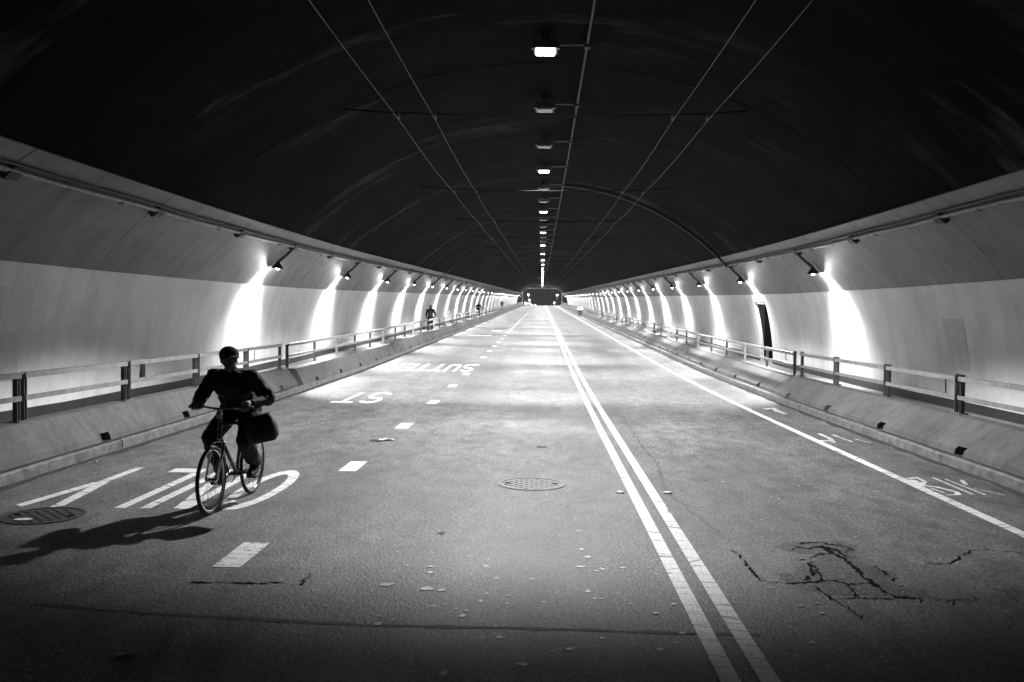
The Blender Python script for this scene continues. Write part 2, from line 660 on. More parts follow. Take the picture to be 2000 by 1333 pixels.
mb.add([(x, -.36, z) for x, z in edge] + [(x, -.36, z) for x, z in oute] + [(x, -.29, z) for x, z in edge] + [(x, -.29, z) for x, z in oute],
       [(i, i + 1, mq + i + 1, mq + i) for i in range(mq - 1)] + [(i, 2 * mq + i, 2 * mq + i + 1, i + 1) for i in range(mq - 1)]
       + [(mq + i, mq + i + 1, 3 * mq + i + 1, 3 * mq + i) for i in range(mq - 1)])
mb.obj('arch_trim', M_TILE, port)

# dirt packed on the kerb ledge and along the gutters
for s, xk, nm in ((-1, XL, 'left'), (1, XR, 'right')):
    rd = random.Random(4 + s)
    for z0, xa, xb_, jit in ((.1275, abs(xk) + .05, abs(xk) + .17, .02), (.0016, abs(xk) - .16, abs(xk) - .004, .09)):
        ds = drange(2.0, D_END - 2, .35)
        vs = []
        for d in ds:
            w_ = rd.uniform(0, jit)
            a_, b_ = (xa + w_, xb_) if z0 < .1 else (xa + w_, xb_)
            vs += [(s * a_, d, zr(d) + z0), (s * b_, d, zr(d) + z0)]
        o = MB().add(vs, [(2 * i, 2 * i + 1, 2 * i + 3, 2 * i + 2) for i in range(len(ds) - 1)]).obj('gutter_dirt', M_DIRT, fix=False)
        tag(o, 'dark dirt packed %s the %s kerb' % ('on top of' if z0 > .1 else 'in the gutter along', nm), 'dirt', kind='stuff')


def low_at(h):
    for (x0, z0), (x1, z1) in zip(LOW, LOW[1:]):
        if z1 <= h <= z0:
            return x0 + (x1 - x0) * (z0 - h) / (z0 - z1)
    return LOW[-1][0]


# squares of wall painted over in a duller white
WALLS = {-1: [o for o in bpy.data.objects if o.name.startswith('tunnel_wall')][0], 1: [o for o in bpy.data.objects if o.name.startswith('tunnel_wall')][1]}
for s, d, hw, h0, h1 in ((-1, 13.1, .42, .75, 1.5), (-1, 12.6, .3, 1.45, 2.2), (1, 17.6, .45, .9, 1.9)):
    pts = [(low_at(h1 + (h0 - h1) * i / 5) - .004, h1 + (h0 - h1) * i / 5) for i in range(6)]
    shell(pts, .003, s, -hw, hw).obj('painted_patch', M_PATCH, WALLS[s], fix=False, loc=(-s * 8.175, d, zr(d)), rot=(sl(d), 0, 0))

# ------------------------------------------------------------------ road markings
def marking(name, label, group=None, mat=None):
    return None


def quadstrip(mb, x0, x1, d0, d1, lift, step=1.0):
    s_ = strip(x0, x1, d0, d1, lift, step)
    mb.add(s_.v, s_.f)


def markobj(name, mb, label, mat=M_PAINT, group=None):
    o = mb.obj(name, mat, fix=False)
    tag(o, label, 'road marking', group)
    return o


for i, x in enumerate((.985, 1.19)):
    mb = MB()
    quadstrip(mb, x - .052, x + .052, D0, D_END, .004)
    markobj('centre_line', mb, '%s stripe of the long double centre line' % ('left' if i == 0 else 'right'), M_PAINT, 'double centre line')
mb = MB()
quadstrip(mb, 4.16, 4.28, 3.0, D_END, .004)
markobj('edge_line', mb, 'long solid white line marking off the right kerb lane', M_PAINT)
k = 0
d = 6.7 - 4.02
while d < 150:
    mb = MB()
    quadstrip(mb, -2.375, -2.165, d - .35, d + .35, .004, .4)
    if d > 5:
        k += 1
        markobj('lane_dash', mb, 'short white lane dash, %s from the camera along the left lane' % ordw(k), M_PAINT, 'white dashes between the left lanes')
    d += 4.02


def ribbon(poly, w):
    """list of quads along a polyline with mitred joints"""
    P = [Vector(p) for p in poly]
    L, Rr = [], []
    for i, p in enumerate(P):
        ta = (P[i] - P[i - 1]).normalized() if i > 0 else None
        tb = (P[i + 1] - P[i]).normalized() if i < len(P) - 1 else None
        t = ((ta or tb) + (tb or ta)).normalized()
        nrm = Vector((-t.y, t.x))
        ref = Vector((-(tb or ta).y, (tb or ta).x))
        k_ = 1 / max(.5, nrm.dot(ref))
        ww = w[i] if isinstance(w, (list, tuple)) else w
        L.append(p + nrm * ww / 2 * k_)
        Rr.append(p - nrm * ww / 2 * k_)
    return L, Rr


def arc(cx, cy, rx, ry, a0, a1, n=12):
    return [(cx + rx * math.cos(R(a0 + (a1 - a0) * i / n)), cy + ry * math.sin(R(a0 + (a1 - a0) * i / n))) for i in range(n + 1)]


W_, H_, T_ = .47, .86, .105
h2_ = T_ / 2
GLY = {
    'O': [arc(W_ / 2, H_ / 2, W_ / 2 - h2_, H_ / 2 - h2_, 0, 360, 28)],
    'N': [[(h2_, 0), (h2_, H_)], [(W_ - h2_, 0), (W_ - h2_, H_)], [(h2_ + .05, H_ - .02), (W_ - h2_ - .05, .02)]],
    'L': [[(h2_, 0), (h2_, H_)], [(T_, h2_), (W_ * .86, h2_)]],
    'Y': [[(W_ / 2, 0), (W_ / 2, H_ * .45)], [(W_ / 2 - .03, H_ * .45), (h2_, H_)], [(W_ / 2 + .03, H_ * .45), (W_ - h2_, H_)]],
    'S': [arc(W_ / 2, H_ * .73, W_ / 2 - h2_, H_ * .27 - h2_, 20, 270, 12)[:-1] + arc(W_ / 2, H_ * .27, W_ / 2 - h2_, H_ * .27 - h2_ + .05, 90, -160, 12)],
    'T': [[(W_ / 2, 0), (W_ / 2, H_ - T_)], [(0, H_ - h2_), (W_, H_ - h2_)]],
    'U': [[(h2_, H_)] + arc(W_ / 2, .22, W_ / 2 - h2_, .22 - h2_, 180, 360, 10) + [(W_ - h2_, H_)]],
    'E': [[(h2_, 0), (h2_, H_)], [(T_, h2_), (W_ * .9, h2_)], [(T_, H_ / 2), (W_ * .8, H_ / 2)], [(T_, H_ - h2_), (W_ * .9, H_ - h2_)]],
    'R': [[(h2_, 0), (h2_, H_)], [(T_, H_ - h2_)] + arc(W_ - .2, H_ - .24, .2 - h2_, .24 - h2_, 90, -90, 8) + [(T_, H_ - .48 + h2_)], [(W_ * .45, H_ - .5), (W_ - h2_, 0)]],
}


def word(text, xs, d0, d1, lab):
    """letters painted for traffic coming towards the camera (upside down from here); xs = right edge of first letter, pitch, width"""
    x0, pitch, wid = xs
    for i, ch in enumerate(text):
        mb = MB()
        for q, poly in enumerate(GLY[ch]):
            Lp, Rp = ribbon(poly, T_)
            def tf(p):
                u, v_ = p.x / W_, p.y / H_
                dd = d1 - v_ * (d1 - d0)
                return (x0 - i * pitch - u * wid, dd, zr(dd) + .0045 + .0006 * q)
            n = len(Lp)
            mb.add([tf(p) for p in Lp] + [tf(p) for p in Rp], [(j, j + 1, n + j + 1, n + j) for j in range(n - 1)])
        me = mb.mesh('painted_letter', M_PAINT, fix=False)
        o = link('painted_letter', me)
        tag(o, lab % (ch, ordw(i + 1)), 'road marking', 'letters painted in the left lane')


word('ONLY', (-2.68, .605, .47), 8.2, 10.35, 'white road letter %s, %s letter of the word ONLY beside the cyclist')
word('ST', (-3.42, .52, .45), 18.3, 20.7, 'white road letter %s, %s letter of the word ST in the left lane')
word('SUTTER', (-2.2, .5, .42), 27.8, 30.9, 'white road letter %s, %s letter of the word SUTTER in the left lane')

# worn bicycle symbol and arrow pieces in the right kerb lane
def flat(polys, lift=.0045):
    mb = MB()
    for q, (poly, w) in enumerate(polys):
        Lp, Rp = ribbon(poly, w)
        n = len(Lp)
        f = lambda p: (p.x, p.y, zr(p.y) + lift + .0006 * q)
        mb.add([f(p) for p in Lp] + [f(p) for p in Rp], [(j, j + 1, n + j + 1, n + j) for j in range(n - 1)])
    return mb


g = px2g
sy = [
    ([g(1772, 936), g(1790, 934), g(1806, 941), g(1800, 949), g(1828, 952), g(1868, 962), g(1872, 967), g(1850, 968)], .055),
    ([g(1778, 938), g(1800, 947)], .09),
    ([g(1822, 934), g(1900, 967)], .035),
    ([g(1846, 937), g(1925, 968)], .03),
    ([g(1878, 939), g(1886, 948)], .05),
    ([g(1900, 955), g(1962, 969)], .018),
    ([g(1818, 955), g(1845, 965)], .03),
]
markobj('bicycle_symbol', flat(sy), 'worn white bicycle symbol painted on the right edge line', M_PAINT)
ch1 = [([g(1600, 848), g(1622, 858), g(1628, 865)], .07), ([g(1601, 862), g(1628, 862)], .11), ([g(1626, 850), g(1664, 864)], .05), ([g(1668, 858), g(1700, 866)], .04)]
markobj('chevron_marking', flat(ch1), 'worn white chevron beside the right kerb ahead of the bicycle symbol', M_PAINT_OLD)
ch2 = [([g(1494, 801), g(1510, 799), g(1520, 806)], .14), ([g(1514, 803), g(1534, 810)], .11)]
markobj('arrow_marking', flat(ch2), 'small worn arrow tip painted near the right kerb', M_PAINT_OLD)
for lab, pts in (('first', [(-4.6, 55.0), (-3.1, 55.0)]), ('second', [(-3.6, 63), (-2.9, 63)])):
    markobj('stop_bar', flat([(pts, .9)]), '%s faint white bar painted far along the left lane' % lab, M_PAINT_OLD, 'faint bars in the left lane')

# seams and cracks: ragged ribbons of broken dark asphalt
def crackline(mb, pix, w0, w1, z=0.003, step=.03, jit=.018):
    P = [Vector(px2g(*p)) for p in pix]
    pts = []
    for a, b in zip(P, P[1:]):
        n = max(1, int((b - a).length / step))
        for i in range(n):
            pts.append(a.lerp(b, i / n))
    pts.append(P[-1])
    pts = [p + Vector((random.uniform(-jit, jit), random.uniform(-jit, jit))) for p in pts]
    ws = [random.uniform(w0 * .6, w1 * 1.25) * (.25 if i in (0, len(pts) - 1) else 1) for i in range(len(pts))]
    Lp, Rp = ribbon(pts, ws)
    n = len(Lp)
    mb.add([(p.x, p.y, z) for p in Lp] + [(p.x, p.y, z) for p in Rp], [(j, j + 1, n + j + 1, n + j) for j in range(n - 1)])


def z6(l):
    return [(1300 + x * .35, 880 + y * .35) for x, y in l]


mb = MB()
cr = [
    ([(720, 540), (790, 552), (870, 540), (940, 580), (1000, 610), (1060, 660), (1120, 720), (1200, 770), (1270, 820), (1410, 826)], .02, .07),
    ([(740, 522), (850, 515), (930, 530), (1000, 540), (1060, 560)], .008, .05),
    ([(750, 612), (800, 605), (850, 580), (920, 578)], .01, .035),
    ([(800, 620), (830, 690), (780, 720), (760, 745)], .01, .05),
    ([(580, 740), (680, 740), (760, 745), (850, 735), (940, 730), (1020, 745), (1120, 745)], .008, .05),
    ([(840, 760), (870, 800), (930, 830), (1090, 826), (1270, 829)], .01, .035),
    ([(1010, 745), (1050, 790), (1090, 825)], .008, .02),
    ([(930, 835), (1000, 870), (1060, 910), (1100, 950)], .006, .018),
    ([(1450, 630), (1570, 635), (1640, 600), (1700, 556), (1850, 562), (2000, 577)], .012, .03),
    ([(1410, 830), (1560, 836), (1740, 842)], .006, .018),
    ([(380, 560), (430, 610), (470, 670), (540, 740)], .008, .03),
    ([(1160, 650), (1250, 700), (1280, 735)], .006, .02),
    ([(820, 640), (860, 700), (900, 740)], .006, .03),
    ([(880, 540), (960, 560), (1010, 600)], .02, .06),
    ([(1800, 760), (1900, 800), (1960, 850)], .004, .012),
]
for i, (l, a, b) in enumerate(cr):
    crackline(mb, z6(l), a * .6, b * .62, .0030 + i * .0002)
rw = random.Random(11)
for i in range(34):                      # fine web of side cracks branching off the main ones
    l, a, b = cr[rw.randrange(len(cr))]
    q0 = rw.randrange(len(l) - 1)
    t_ = rw.random()
    x_, y_ = (l[q0][0] * (1 - t_) + l[q0 + 1][0] * t_, l[q0][1] * (1 - t_) + l[q0 + 1][1] * t_)
    an_ = rw.uniform(0, 6.28)
    br = [(x_, y_)]
    for _ in range(rw.randint(1, 3)):
        an_ += rw.uniform(-.7, .7)
        st_ = rw.uniform(12, 30)
        x_, y_ = x_ + st_ * math.cos(an_), y_ + st_ * .55 * math.sin(an_)
        br.append((x_, y_))
    crackline(mb, z6(br), .003, .012, .0028 - i * .00001, .03, .012)
pm = MB()
rp = random.Random(9)
for (px_, py_, rx_, ry_) in ((1608, 1075, .30, .34), (1650, 1110, .34, .3), (1700, 1150, .36, .22), (1590, 1135, .22, .22)):
    cx_, cy_ = px2g(px_, py_)
    n = 40
    vs = [(cx_, cy_, .0019)]
    for i in range(n):
        a_ = 2 * math.pi * i / n
        q = 1 + .25 * math.sin(3 * a_ + px_) + rp.uniform(-.2, .12)
        vs.append((cx_ + rx_ * q * math.cos(a_), cy_ + ry_ * q * math.sin(a_), .0019 - .0001 * (px_ % 7)))
    pm.add(vs, [(0, 1 + i, 1 + (i + 1) % n) for i in range(n)])
tag(pm.obj('worn_patch', M_WORNROAD, fix=False), 'darker worn patch of asphalt under the web of cracks', 'patch')
o = mb.obj('road_crack', M_BLACK, fix=False)
tag(o, 'web of black cracks in the asphalt right of the centre line', 'crack')
mb = MB()
crackline(mb, [(370, 1139), (450, 1139), (510, 1140), (555, 1138)], .008, .03)
crackline(mb, [(585, 1146), (606, 1120)], .006, .02)
o = mb.obj('road_crack', M_BLACK, fix=False)
tag(o, 'thin straight crack in the asphalt below the nearest lane dash', 'crack')
mb = MB()
crackline(mb, [(1167, 740), (1210, 800), (1230, 838), (1255, 873), (1283, 905), (1300, 960), (1380, 1022), (1425, 1060)], .003, .012, .0036, .09, .03)
o = mb.obj('road_crack', M_SEAM, fix=False)
tag(o, 'long thin crack running along the right of the double line', 'crack')
mb = MB()
crackline(mb, [(60, 1180), (300, 1200), (520, 1211), (700, 1221), (940, 1226), (1150, 1231), (1330, 1238), (1490, 1240)], .03, .05, .0024, .1, .006)
o = mb.obj('pavement_joint', M_SEAM, fix=False)
tag(o, 'straight dark pavement joint across the foreground of the road', 'joint')

# patches of coarse, darker asphalt beside the lane joints
mb = MB()
for (cx, cy, rx, ry) in ((-1.55, 7.2, .16, .5), (-1.75, 9.3, .14, .7), (.15, 6.0, .5, .35), (-.9, 10.6, .7, .12), (-1.5, 13.0, .2, .5)):
    n = 26
    vs = [(cx, cy, .0021)]
    for i in range(n):
        a = 2 * math.pi * i / n
        q = random.uniform(.55, 1.15)
        vs.append((cx + rx * q * math.cos(a), cy + ry * q * math.sin(a), .0021))
    mb.add(vs, [(0, 1 + i, 1 + (i + 1) % n) for i in range(n)])

# chewing gum and paint spots trodden flat on the road
mb = MB()
spots = [(600 + x * .4, 900 + y * .4, s_) for x, y, s_ in (
    (985, 328, .035), (793, 468, .04), (872, 516, .05), (600, 548, .065), (390, 607, .1), (585, 627, .12), (655, 635, .08), (875, 652, .035), (848, 688, .05),
    (615, 713, .045), (725, 726, .03), (757, 760, .06), (1100, 580, .04), (925, 577, .035), (1335, 520, .06), (1340, 435, .07), (1370, 472, .06), (1325, 345, .06),
    (1540, 525, .06), (1700, 747, .06), (1280, 923, .05), (1725, 925, .05), (1050, 997, .06), (665, 1042, .07), (345, 800, .06), (940, 865, .05), (1440, 870, .04),
    (1370, 640, .06), (1445, 533, .05), (1795, 705, .04), (1830, 845, .04), (1310, 285, .05), (1415, 541, .04), (975, 700, .03), (600, 519, .05))]
spots += [(1300 + x * .35, 880 + y * .35, s_) for x, y, s_ in (
    (320, 178, .05), (155, 186, .03), (720, 147, .03), (800, 190, .03), (835, 210, .03), (740, 198, .025), (1095, 313, .04), (1018, 373, .035), (535, 484, .04),
    (1365, 650, .025), (755, 870, .05), (845, 855, .04), (870, 910, .05), (95, 1022, .04), (45, 860, .05), (630, 273, .04), (820, 1075, .05), (680, 960, .04))]
rs = random.Random(3)
for _ in range(150):
    spots.append((rs.uniform(500, 1900), 740 + 560 * rs.random() ** .8, rs.uniform(.012, .035)))
for i, (x, y, r_) in enumerate(spots):
    X, Y = px2g(x, y)
    if not XL + .1 < X < XR - .1:
        continue
    r_ *= .78
    n = 18
    ph_, el_ = rs.uniform(0, 6), rs.uniform(.75, 1.3)
    vs = [(X, Y, zr(Y) + .0052)]
    for k_ in range(n):
        a = 2 * math.pi * k_ / n
        q = r_ * .5 * (1 + .18 * math.sin(2 * a + ph_) + .1 * math.sin(3 * a + 2 * ph_) + rs.uniform(-.04, .04))
        vs.append((X + q * el_ * math.cos(a), Y + q * math.sin(a), zr(Y) + .0050))
    mb.add(vs, [(0, 1 + k_, 1 + (k_ + 1) % n) for k_ in range(n)])
o = mb.obj('gum_spots', M_GUM, fix=False)
tag(o, 'pale gum spots trodden flat all over the near asphalt', 'gum spots', kind='stuff')

# manhole covers
def manhole(x, d, r_, label, pale):
    n = empty('manhole_cover', (x, d, 0))
    tag(n, label, 'manhole')
    mb = MB()
    mb.lathe([(r_, .002), (r_, .008), (r_ * .9, .008), (r_ * .9, .002)], 40, False)
    mb.obj('ring', M_IRON if not pale else M_WORN, n)
    c = MB()
    c.lathe([(r_ * .885, -.01), (r_ * .885, .0035), (0.001, .0035)], 40, False)
    cv = c.obj('lid', M_IRON if not pale else M_WORN, n)
    c = MB()
    for i in range(-5, 6):
        for j in range(-5, 6):
            if math.hypot(i, j) < 5.3 and (i + j) % 2 == 0:
                q = r_ * .15
                c.box(i * q - q * .38, i * q + q * .38, j * q - q * .38, j * q + q * .38, .0036, .0085)
    c.obj('tread', M_IRON if not pale else M_WORN, cv)
    for a in (0, math.pi):
        c = MB()
        c.tube([(r_ * .7 * math.cos(a) - .03, r_ * .7 * math.sin(a), .009), (r_ * .7 * math.cos(a) + .03, r_ * .7 * math.sin(a), .009)], .006, 6)
        c.obj('lift_hole', M_BLACK, cv)
    return n


x, d = px2g(1038, 946)
manhole(x, d, .37, 'round iron manhole cover in the middle lane', True)
x, d = px2g(86, 1008)
manhole(x, d, .35, 'dark manhole cover at the foot of the painted letter Y', False)
x, d = px2g(44, 1017)
mb = flat([([(x - .07, d - .02), (x, d + .01), (x + .08, d)], [.04, .1, .05])], .0125)
markobj('paint_blob', mb, 'small white paint blob on the left manhole cover', M_PAINT)

# raised round lane markers beside the double line
for lab, (px, py) in (('left', (1212, 963)), ('right', (1304, 964))):
    x, d = px2g(px, py)
    o = MB().lathe([(.05, .001), (.05, .006), (.042, .014), (.025, .019), (.001, .02)], 18, False).obj('lane_button', M_PAINT, smooth=True, loc=(x, d, 0))
    tag(o, 'raised pale lane button just %s of the double line' % lab, 'lane button', 'raised lane buttons')


def scrap(px, py, w, label, mat, h=.02):
    x, d = px2g(px, py)
    rr = random.Random(int(px))
    n = 5
    vs = []
    for j in range(n + 1):
        for i in range(n + 1):
            vs.append(((i / n - .5) * w, (j / n - .5) * w * .5 + rr.uniform(-.01, .01), .006 + rr.random() * h))
    fs = [(j * (n + 1) + i, j * (n + 1) + i + 1, (j + 1) * (n + 1) + i + 1, (j + 1) * (n + 1) + i) for j in range(n) for i in range(n)]
    o = MB().add(vs, fs).obj('litter_scrap', mat, loc=(x, d, zr(d)), rot=(0, 0, rr.uniform(-.4, .4)))
    m = o.modifiers.new('thick', 'SOLIDIFY')
    m.thickness = .003
    tag(o, label, 'litter')


scrap(755, 861, .22, 'crumpled pale scrap lying beside a lane dash', M_PAPER, .03)
scrap(735, 862, .18, 'flattened dark rag lying next to the pale scrap', M_RUBBER, .012)
scrap(245, 1282, .11, 'faint scrap of litter in the dark left foreground', M_PAPER, .015)
scrap(1058, 874, .14, 'dark flattened litter in the middle lane past the manhole', M_RUBBER, .01)
scrap(862, 1042, .06, 'tiny white scrap in the middle lane', M_PAPER, .01)
scrap(186, 904, .05, 'tiny white scrap in the gutter by the left kerb', M_PAPER, .02)

# ------------------------------------------------------------------ concrete barriers with drain notches, and railings on top
BL = 13.4
BSTART = 21.0 - 2 * BL - .0


def barrier_mesh(s, xb, xt, name):
    """xb: foot of the face, xt: top of the face (distances from the road axis)"""
    full = [(xb, .121), (xb + .02, .2), (xt, .52), (xt + .02, .535), (xt + .24, .535), (xt + .25, .121)]
    notch = [(xb + .02 + (xt - xb - .02) * .035 / .32, .235), (xt, .52), (xt + .02, .535), (xt + .24, .535), (xt + .25, .121), (xb + .3, .121), (xb + .3, .235)]
    mb = MB()
    y = -BL / 2 + .012
    holes = [-BL / 2 + 1.34 + 2.68 * i for i in range(5)]
    for hcen in holes:
        mb.prism([(s * x, z) for x, z in full], y, hcen - .12)
        mb.prism([(s * x, z) for x, z in notch], hcen - .12, hcen + .12)
        y = hcen + .12
    mb.prism([(s * x, z) for x, z in full], y, BL / 2 - .012)
    return mb.mesh(name, M_BARRIER)


bdat = {(-1, 0): barrier_mesh(-1, 5.76, 6.02, 'barrier_body'), (-1, 1): barrier_mesh(-1, 5.645, 5.84, 'barrier_body'),
        (1, 0): barrier_mesh(1, 5.38, 5.80, 'barrier_body'), (1, 1): barrier_mesh(1, 5.38, 5.80, 'barrier_body')}
XRAIL = {-1: 6.14, 1: 6.0}

post_me = MB().box(-.03, .03, -.028, -.020, 0, .56).box(-.03, .03, .020, .028, 0, .56).box(-.005, .005, -.020, .020, .002, .556).mesh('post', M_POST)
plate_me = MB().box(-.07, .07, -.07, .07, -.004, .012).mesh('base_plate', M_POST)
bolt_me = MB().lathe([(.012, .012), (.012, .026), (.001, .028)], 6, False).mesh('bolt', M_DARK)


def rail_panel(s, da, db, nb, label):
    xr = XRAIL[s]
    dm = (da + db) / 2
    ro = empty('railing_section', (s * xr, dm, zr(dm) + .535), (sl(dm), 0, 0))
    zo = 0.0 if s < 0 else -.05
    tag(ro, label, 'railing', 'metal railings on the barriers')
    L = db - da
    for i in range(nb + 1):
        y = -L / 2 + L * i / nb
        link('post', post_me, ro, (0, y, 0))
        link('base_plate', plate_me, ro, (0, y, .0))
    for nm, z0, z1 in (('top_rail', .515 + zo, .58 + zo), ('middle_rail', .25 + zo, .31 + zo)):
        a = -s * .031
        b = -s * .052
        mb = MB()
        mb.prism([(a, z0), (b, z0), (b, z1), (a - s * -.05, z1), (a - s * -.05, z1 - .006), (a, z1 - .006)] if nm == 'top_rail' else [(a, z0), (b, z0), (b, z1), (a, z1)], -L / 2 - .025, L / 2 + .025)
        mb.obj(nm, M_RAIL, ro)
    return ro


for s, nm in ((-1, 'left'), (1, 'right')):
    k = 0
    nr = 0
    d = BSTART + BL / 2
    while d + BL / 2 < D_END + 1:
        k += 1
        far = 1 if d > 21 else 0
        b = empty('concrete_barrier', (0, d, zr(d)), (sl(d), 0, 0))
        link('barrier_body', bdat[(s, far)], b)
        b.location.x = 0
        tag(b, 'concrete barrier along the %s kerb, %s segment counted from the camera' % (nm, ordw(k)), 'barrier', 'concrete barriers along the kerbs')
        a = d - BL / 2
        if far:
            nr += 1
            rail_panel(s, a + (.3 if nr == 1 or abs(a - 21) < .1 else .1), a + BL - .1, 5, 'grey metal railing on the %s barrier, %s section beyond the camera' % (nm, ordw(nr)))
        else:
            for q in range(5):
                da = a + .3 * 0 + 2.68 * q + .07
                db = a + 2.68 * (q + 1) - .07
                if q == 4 and abs(a + BL - 21) < .1:
                    db -= .23
                nr += 1
                if da > 2:
                    rail_panel(s, da, db, 1, 'grey metal railing on the %s barrier, %s section beyond the camera' % (nm, ordw(nr)))
        d += BL

# ------------------------------------------------------------------ wall conduits with brackets
XC, HC = 6.68, 3.60
BR = [15.3 + SP * k for k in range(-5, NPAN)]
BR = [b for b in BR if b < D_END - 1]
brk = MB().box(-.05, .05, -.13, .13, -.10, .06).box(-.11, .11, -.05, .05, -.05, .12).mesh('bracket', M_DARK)
clip = MB().box(-.035, .035, -.05, .05, -.055, .045).mesh('clip', M_DARK)
for s, nm in ((-1, 'left'), (1, 'right')):
    c = empty('wall_conduit', (s * XC, D0, 0))
    tag(c, 'long dark conduit clamped high along the %s wall' % nm, 'conduit')
    pts = [(0, d - D0, zr(d) + HC + .012 * math.sin(d * 1.47)) for d in drange(D0, D_END - .5, 2.13)]
    MB().tube(pts, .042, 8).obj('pipe', M_PIPE, c, True)
    MB().tube([(-s * .07, p[1], p[2] + .075) for p in pts], .022, 6).obj('cable', M_DARK, c, True)
    for b in BR:
        link('bracket', brk, c, (s * .05, b - D0, zr(b) + HC), (sl(b), s * R(44), 0))
        for q in (1.3, 2.9):
            if b + q < D_END - 1:
                link('clip', clip, c, (s * .02, b + q - D0, zr(b + q) + HC), (sl(b), s * R(44), 0))

# ------------------------------------------------------------------ bell lamps along both walls
def wall_lamp(s):
    lo = empty('wall_lamp')
    # local origin: at the bracket; lamp hangs along the curving wall
    ang = R(44)
    p0 = Vector((s * .02, 0, -.04))
    p1 = Vector((s * .24, 0, -.26))
    p2 = Vector((s * .41, 0, -.41))
    MB().tube([p0, p1, p2], .036, 8).obj('arm', M_DARK, lo, True)
    MB().tube([p0 + Vector((0, .07, .03)), p1 + Vector((0, .05, .04)), p2 + Vector((0, 0, .06))], .012, 6).obj('cable', M_DARK, lo, True)
    sh = MB().lathe([(.03, .13), (.045, .07), (.065, .045), (.10, .0), (.145, -.055), (.175, -.1), (.168, -.1), (.138, -.055), (.093, -.003), (.055, .03), (.001, .035)], 20, False)
    tilt = (0, -s * R(6), 0)
    so = sh.obj('shade', M_DARK, lo, True, (s * .44, 0, -.50), tilt)
    MB().ball((0, 0, -.055), (.055, .055, .07), 12, 8).obj('bulb', M_BULB, so, True)
    return lo


def spot(name, power, size, blend, parent, loc, rot, radius=.05):
    l = bpy.data.lights.new(name, 'SPOT')
    l.energy = power
    l.spot_size = size
    l.spot_blend = blend
    l.shadow_soft_size = radius
    o = bpy.data.objects.new(name, l)
    COL.objects.link(o)
    o.parent = parent
    o.location = loc
    o.rotation_euler = rot
    return o


for s, nm in ((-1, 'left'), (1, 'right')):
    proto = wall_lamp(s)
    # spot lights look along local -Z; tilt the beam a little towards the wall
    # the wall-side reflector throws a beam that is tall and narrow: the spot is stretched in the plane of the arm
    bm_ = spot('lamp_beam', WALL_BEAM_W, R(124), 1.0, proto, (s * .44, 0, -.62), (0, -s * R(30), 0), .12)
    bm_.scale = (2.2, 1, 1)
    pl = bpy.data.lights.new('bulb_glow', 'POINT')
    pl.energy = BULB_W
    pl.shadow_soft_size = .06
    po = link('bulb_glow', pl, proto, (s * .44, 0, -.62))
    # the open side of the shade looks across the road
    wd_ = spot('lamp_light', WALL_WIDE_W, R(84), .6, proto, (s * .44, 0, -.61), (0, s * R(46), 0), .06)
    wd_.scale = (1, 1.8, 1)
    k = 0
    for i, b in enumerate(BR):
        if b < 22 or (i - BR.index(min(BR, key=lambda q: abs(q - 23.82)))) % 2:
            continue
        k += 1
        o = proto if k == 1 else copy_tree(proto)
        if b > 110:                         # so far off the bare-bulb glow adds nothing to see
            for ch in list(o.children):
                if ch.name.startswith('bulb_glow'):
                    bpy.data.objects.remove(ch)
        o.location = (s * XC, b, zr(b) + HC)
        rl = random.Random(k * 7 + s)
        o.rotation_euler = (0, 0, rl.uniform(-.1, .1))
        for ch in o.children:                # no two bulbs burn alike
            if ch.name.startswith('lamp_beam'):
                ch.data = ch.data.copy()
                ch.data.energy = WALL_BEAM_W * rl.uniform(.6, 1.35)
                ch.data.spot_size = R(rl.uniform(98, 122))
        tag(o, 'lit bell-shaped lamp on the %s wall, %s lamp from the camera' % (nm, ordw(k)), 'lamp', 'bell lamps along the walls')

# ------------------------------------------------------------------ ceiling fixtures, conduit and overhead wires
def ceiling_fixture(lit):
    o = empty('ceiling_light')
    hz = MB().box(-.19, .19, -.22, .22, -.10, .03).box(-.23, -.19, -.05, .05, -.06, .03).box(.19, .23, -.05, .05, -.06, .03)
    hz.obj('housing', M_FIXT, o)
    if lit:
        MB().box(-.15, .15, -.17, .17, -.118, -.101).obj('lens', M_LENS, o)
    else:
        MB().box(-.15, .15, -.17, .17, -.118, -.101).obj('lens', M_LENS_OFF, o)
    MB().tube([(-.04, 0, .03), (-.04, 0, .2)], .02, 6).tube([(.04, 0, .03), (.04, 0, .2)], .02, 6).obj('hanger', M_FIXT, o)
    return o


on, off = ceiling_fixture(True), ceiling_fixture(False)
spot('ceiling_lamp_light', CEIL_W, R(119), .2, on, (0, 0, -.13), (0, 0, 0), .13)
spot('ceiling_lamp_spill', CEIL_WIDE_W, R(172), .3, on, (0, 0, -.135), (0, 0, 0), .13)
uo = uf = False
n = 0
d = 14.9
ZT = vault(0) - .12
while d < D_END - 2:
    lit = n % 3 == 0
    if lit:
        o = on if not uo else copy_tree(on)
        uo = True
    else:
        o = off if not uf else copy_tree(off)
        uf = True
    o.location = (0, d, zr(d) + ZT - .06)
    o.rotation_euler = (sl(d), 0, 0)
    tag(o, '%s box light under the ceiling ridge, %s fixture from the camera' % ('glowing' if lit else 'unlit', ordw(n + 1)), 'ceiling light', 'ceiling lights along the ridge')
    n += 1
    d += SP
NFIX = n

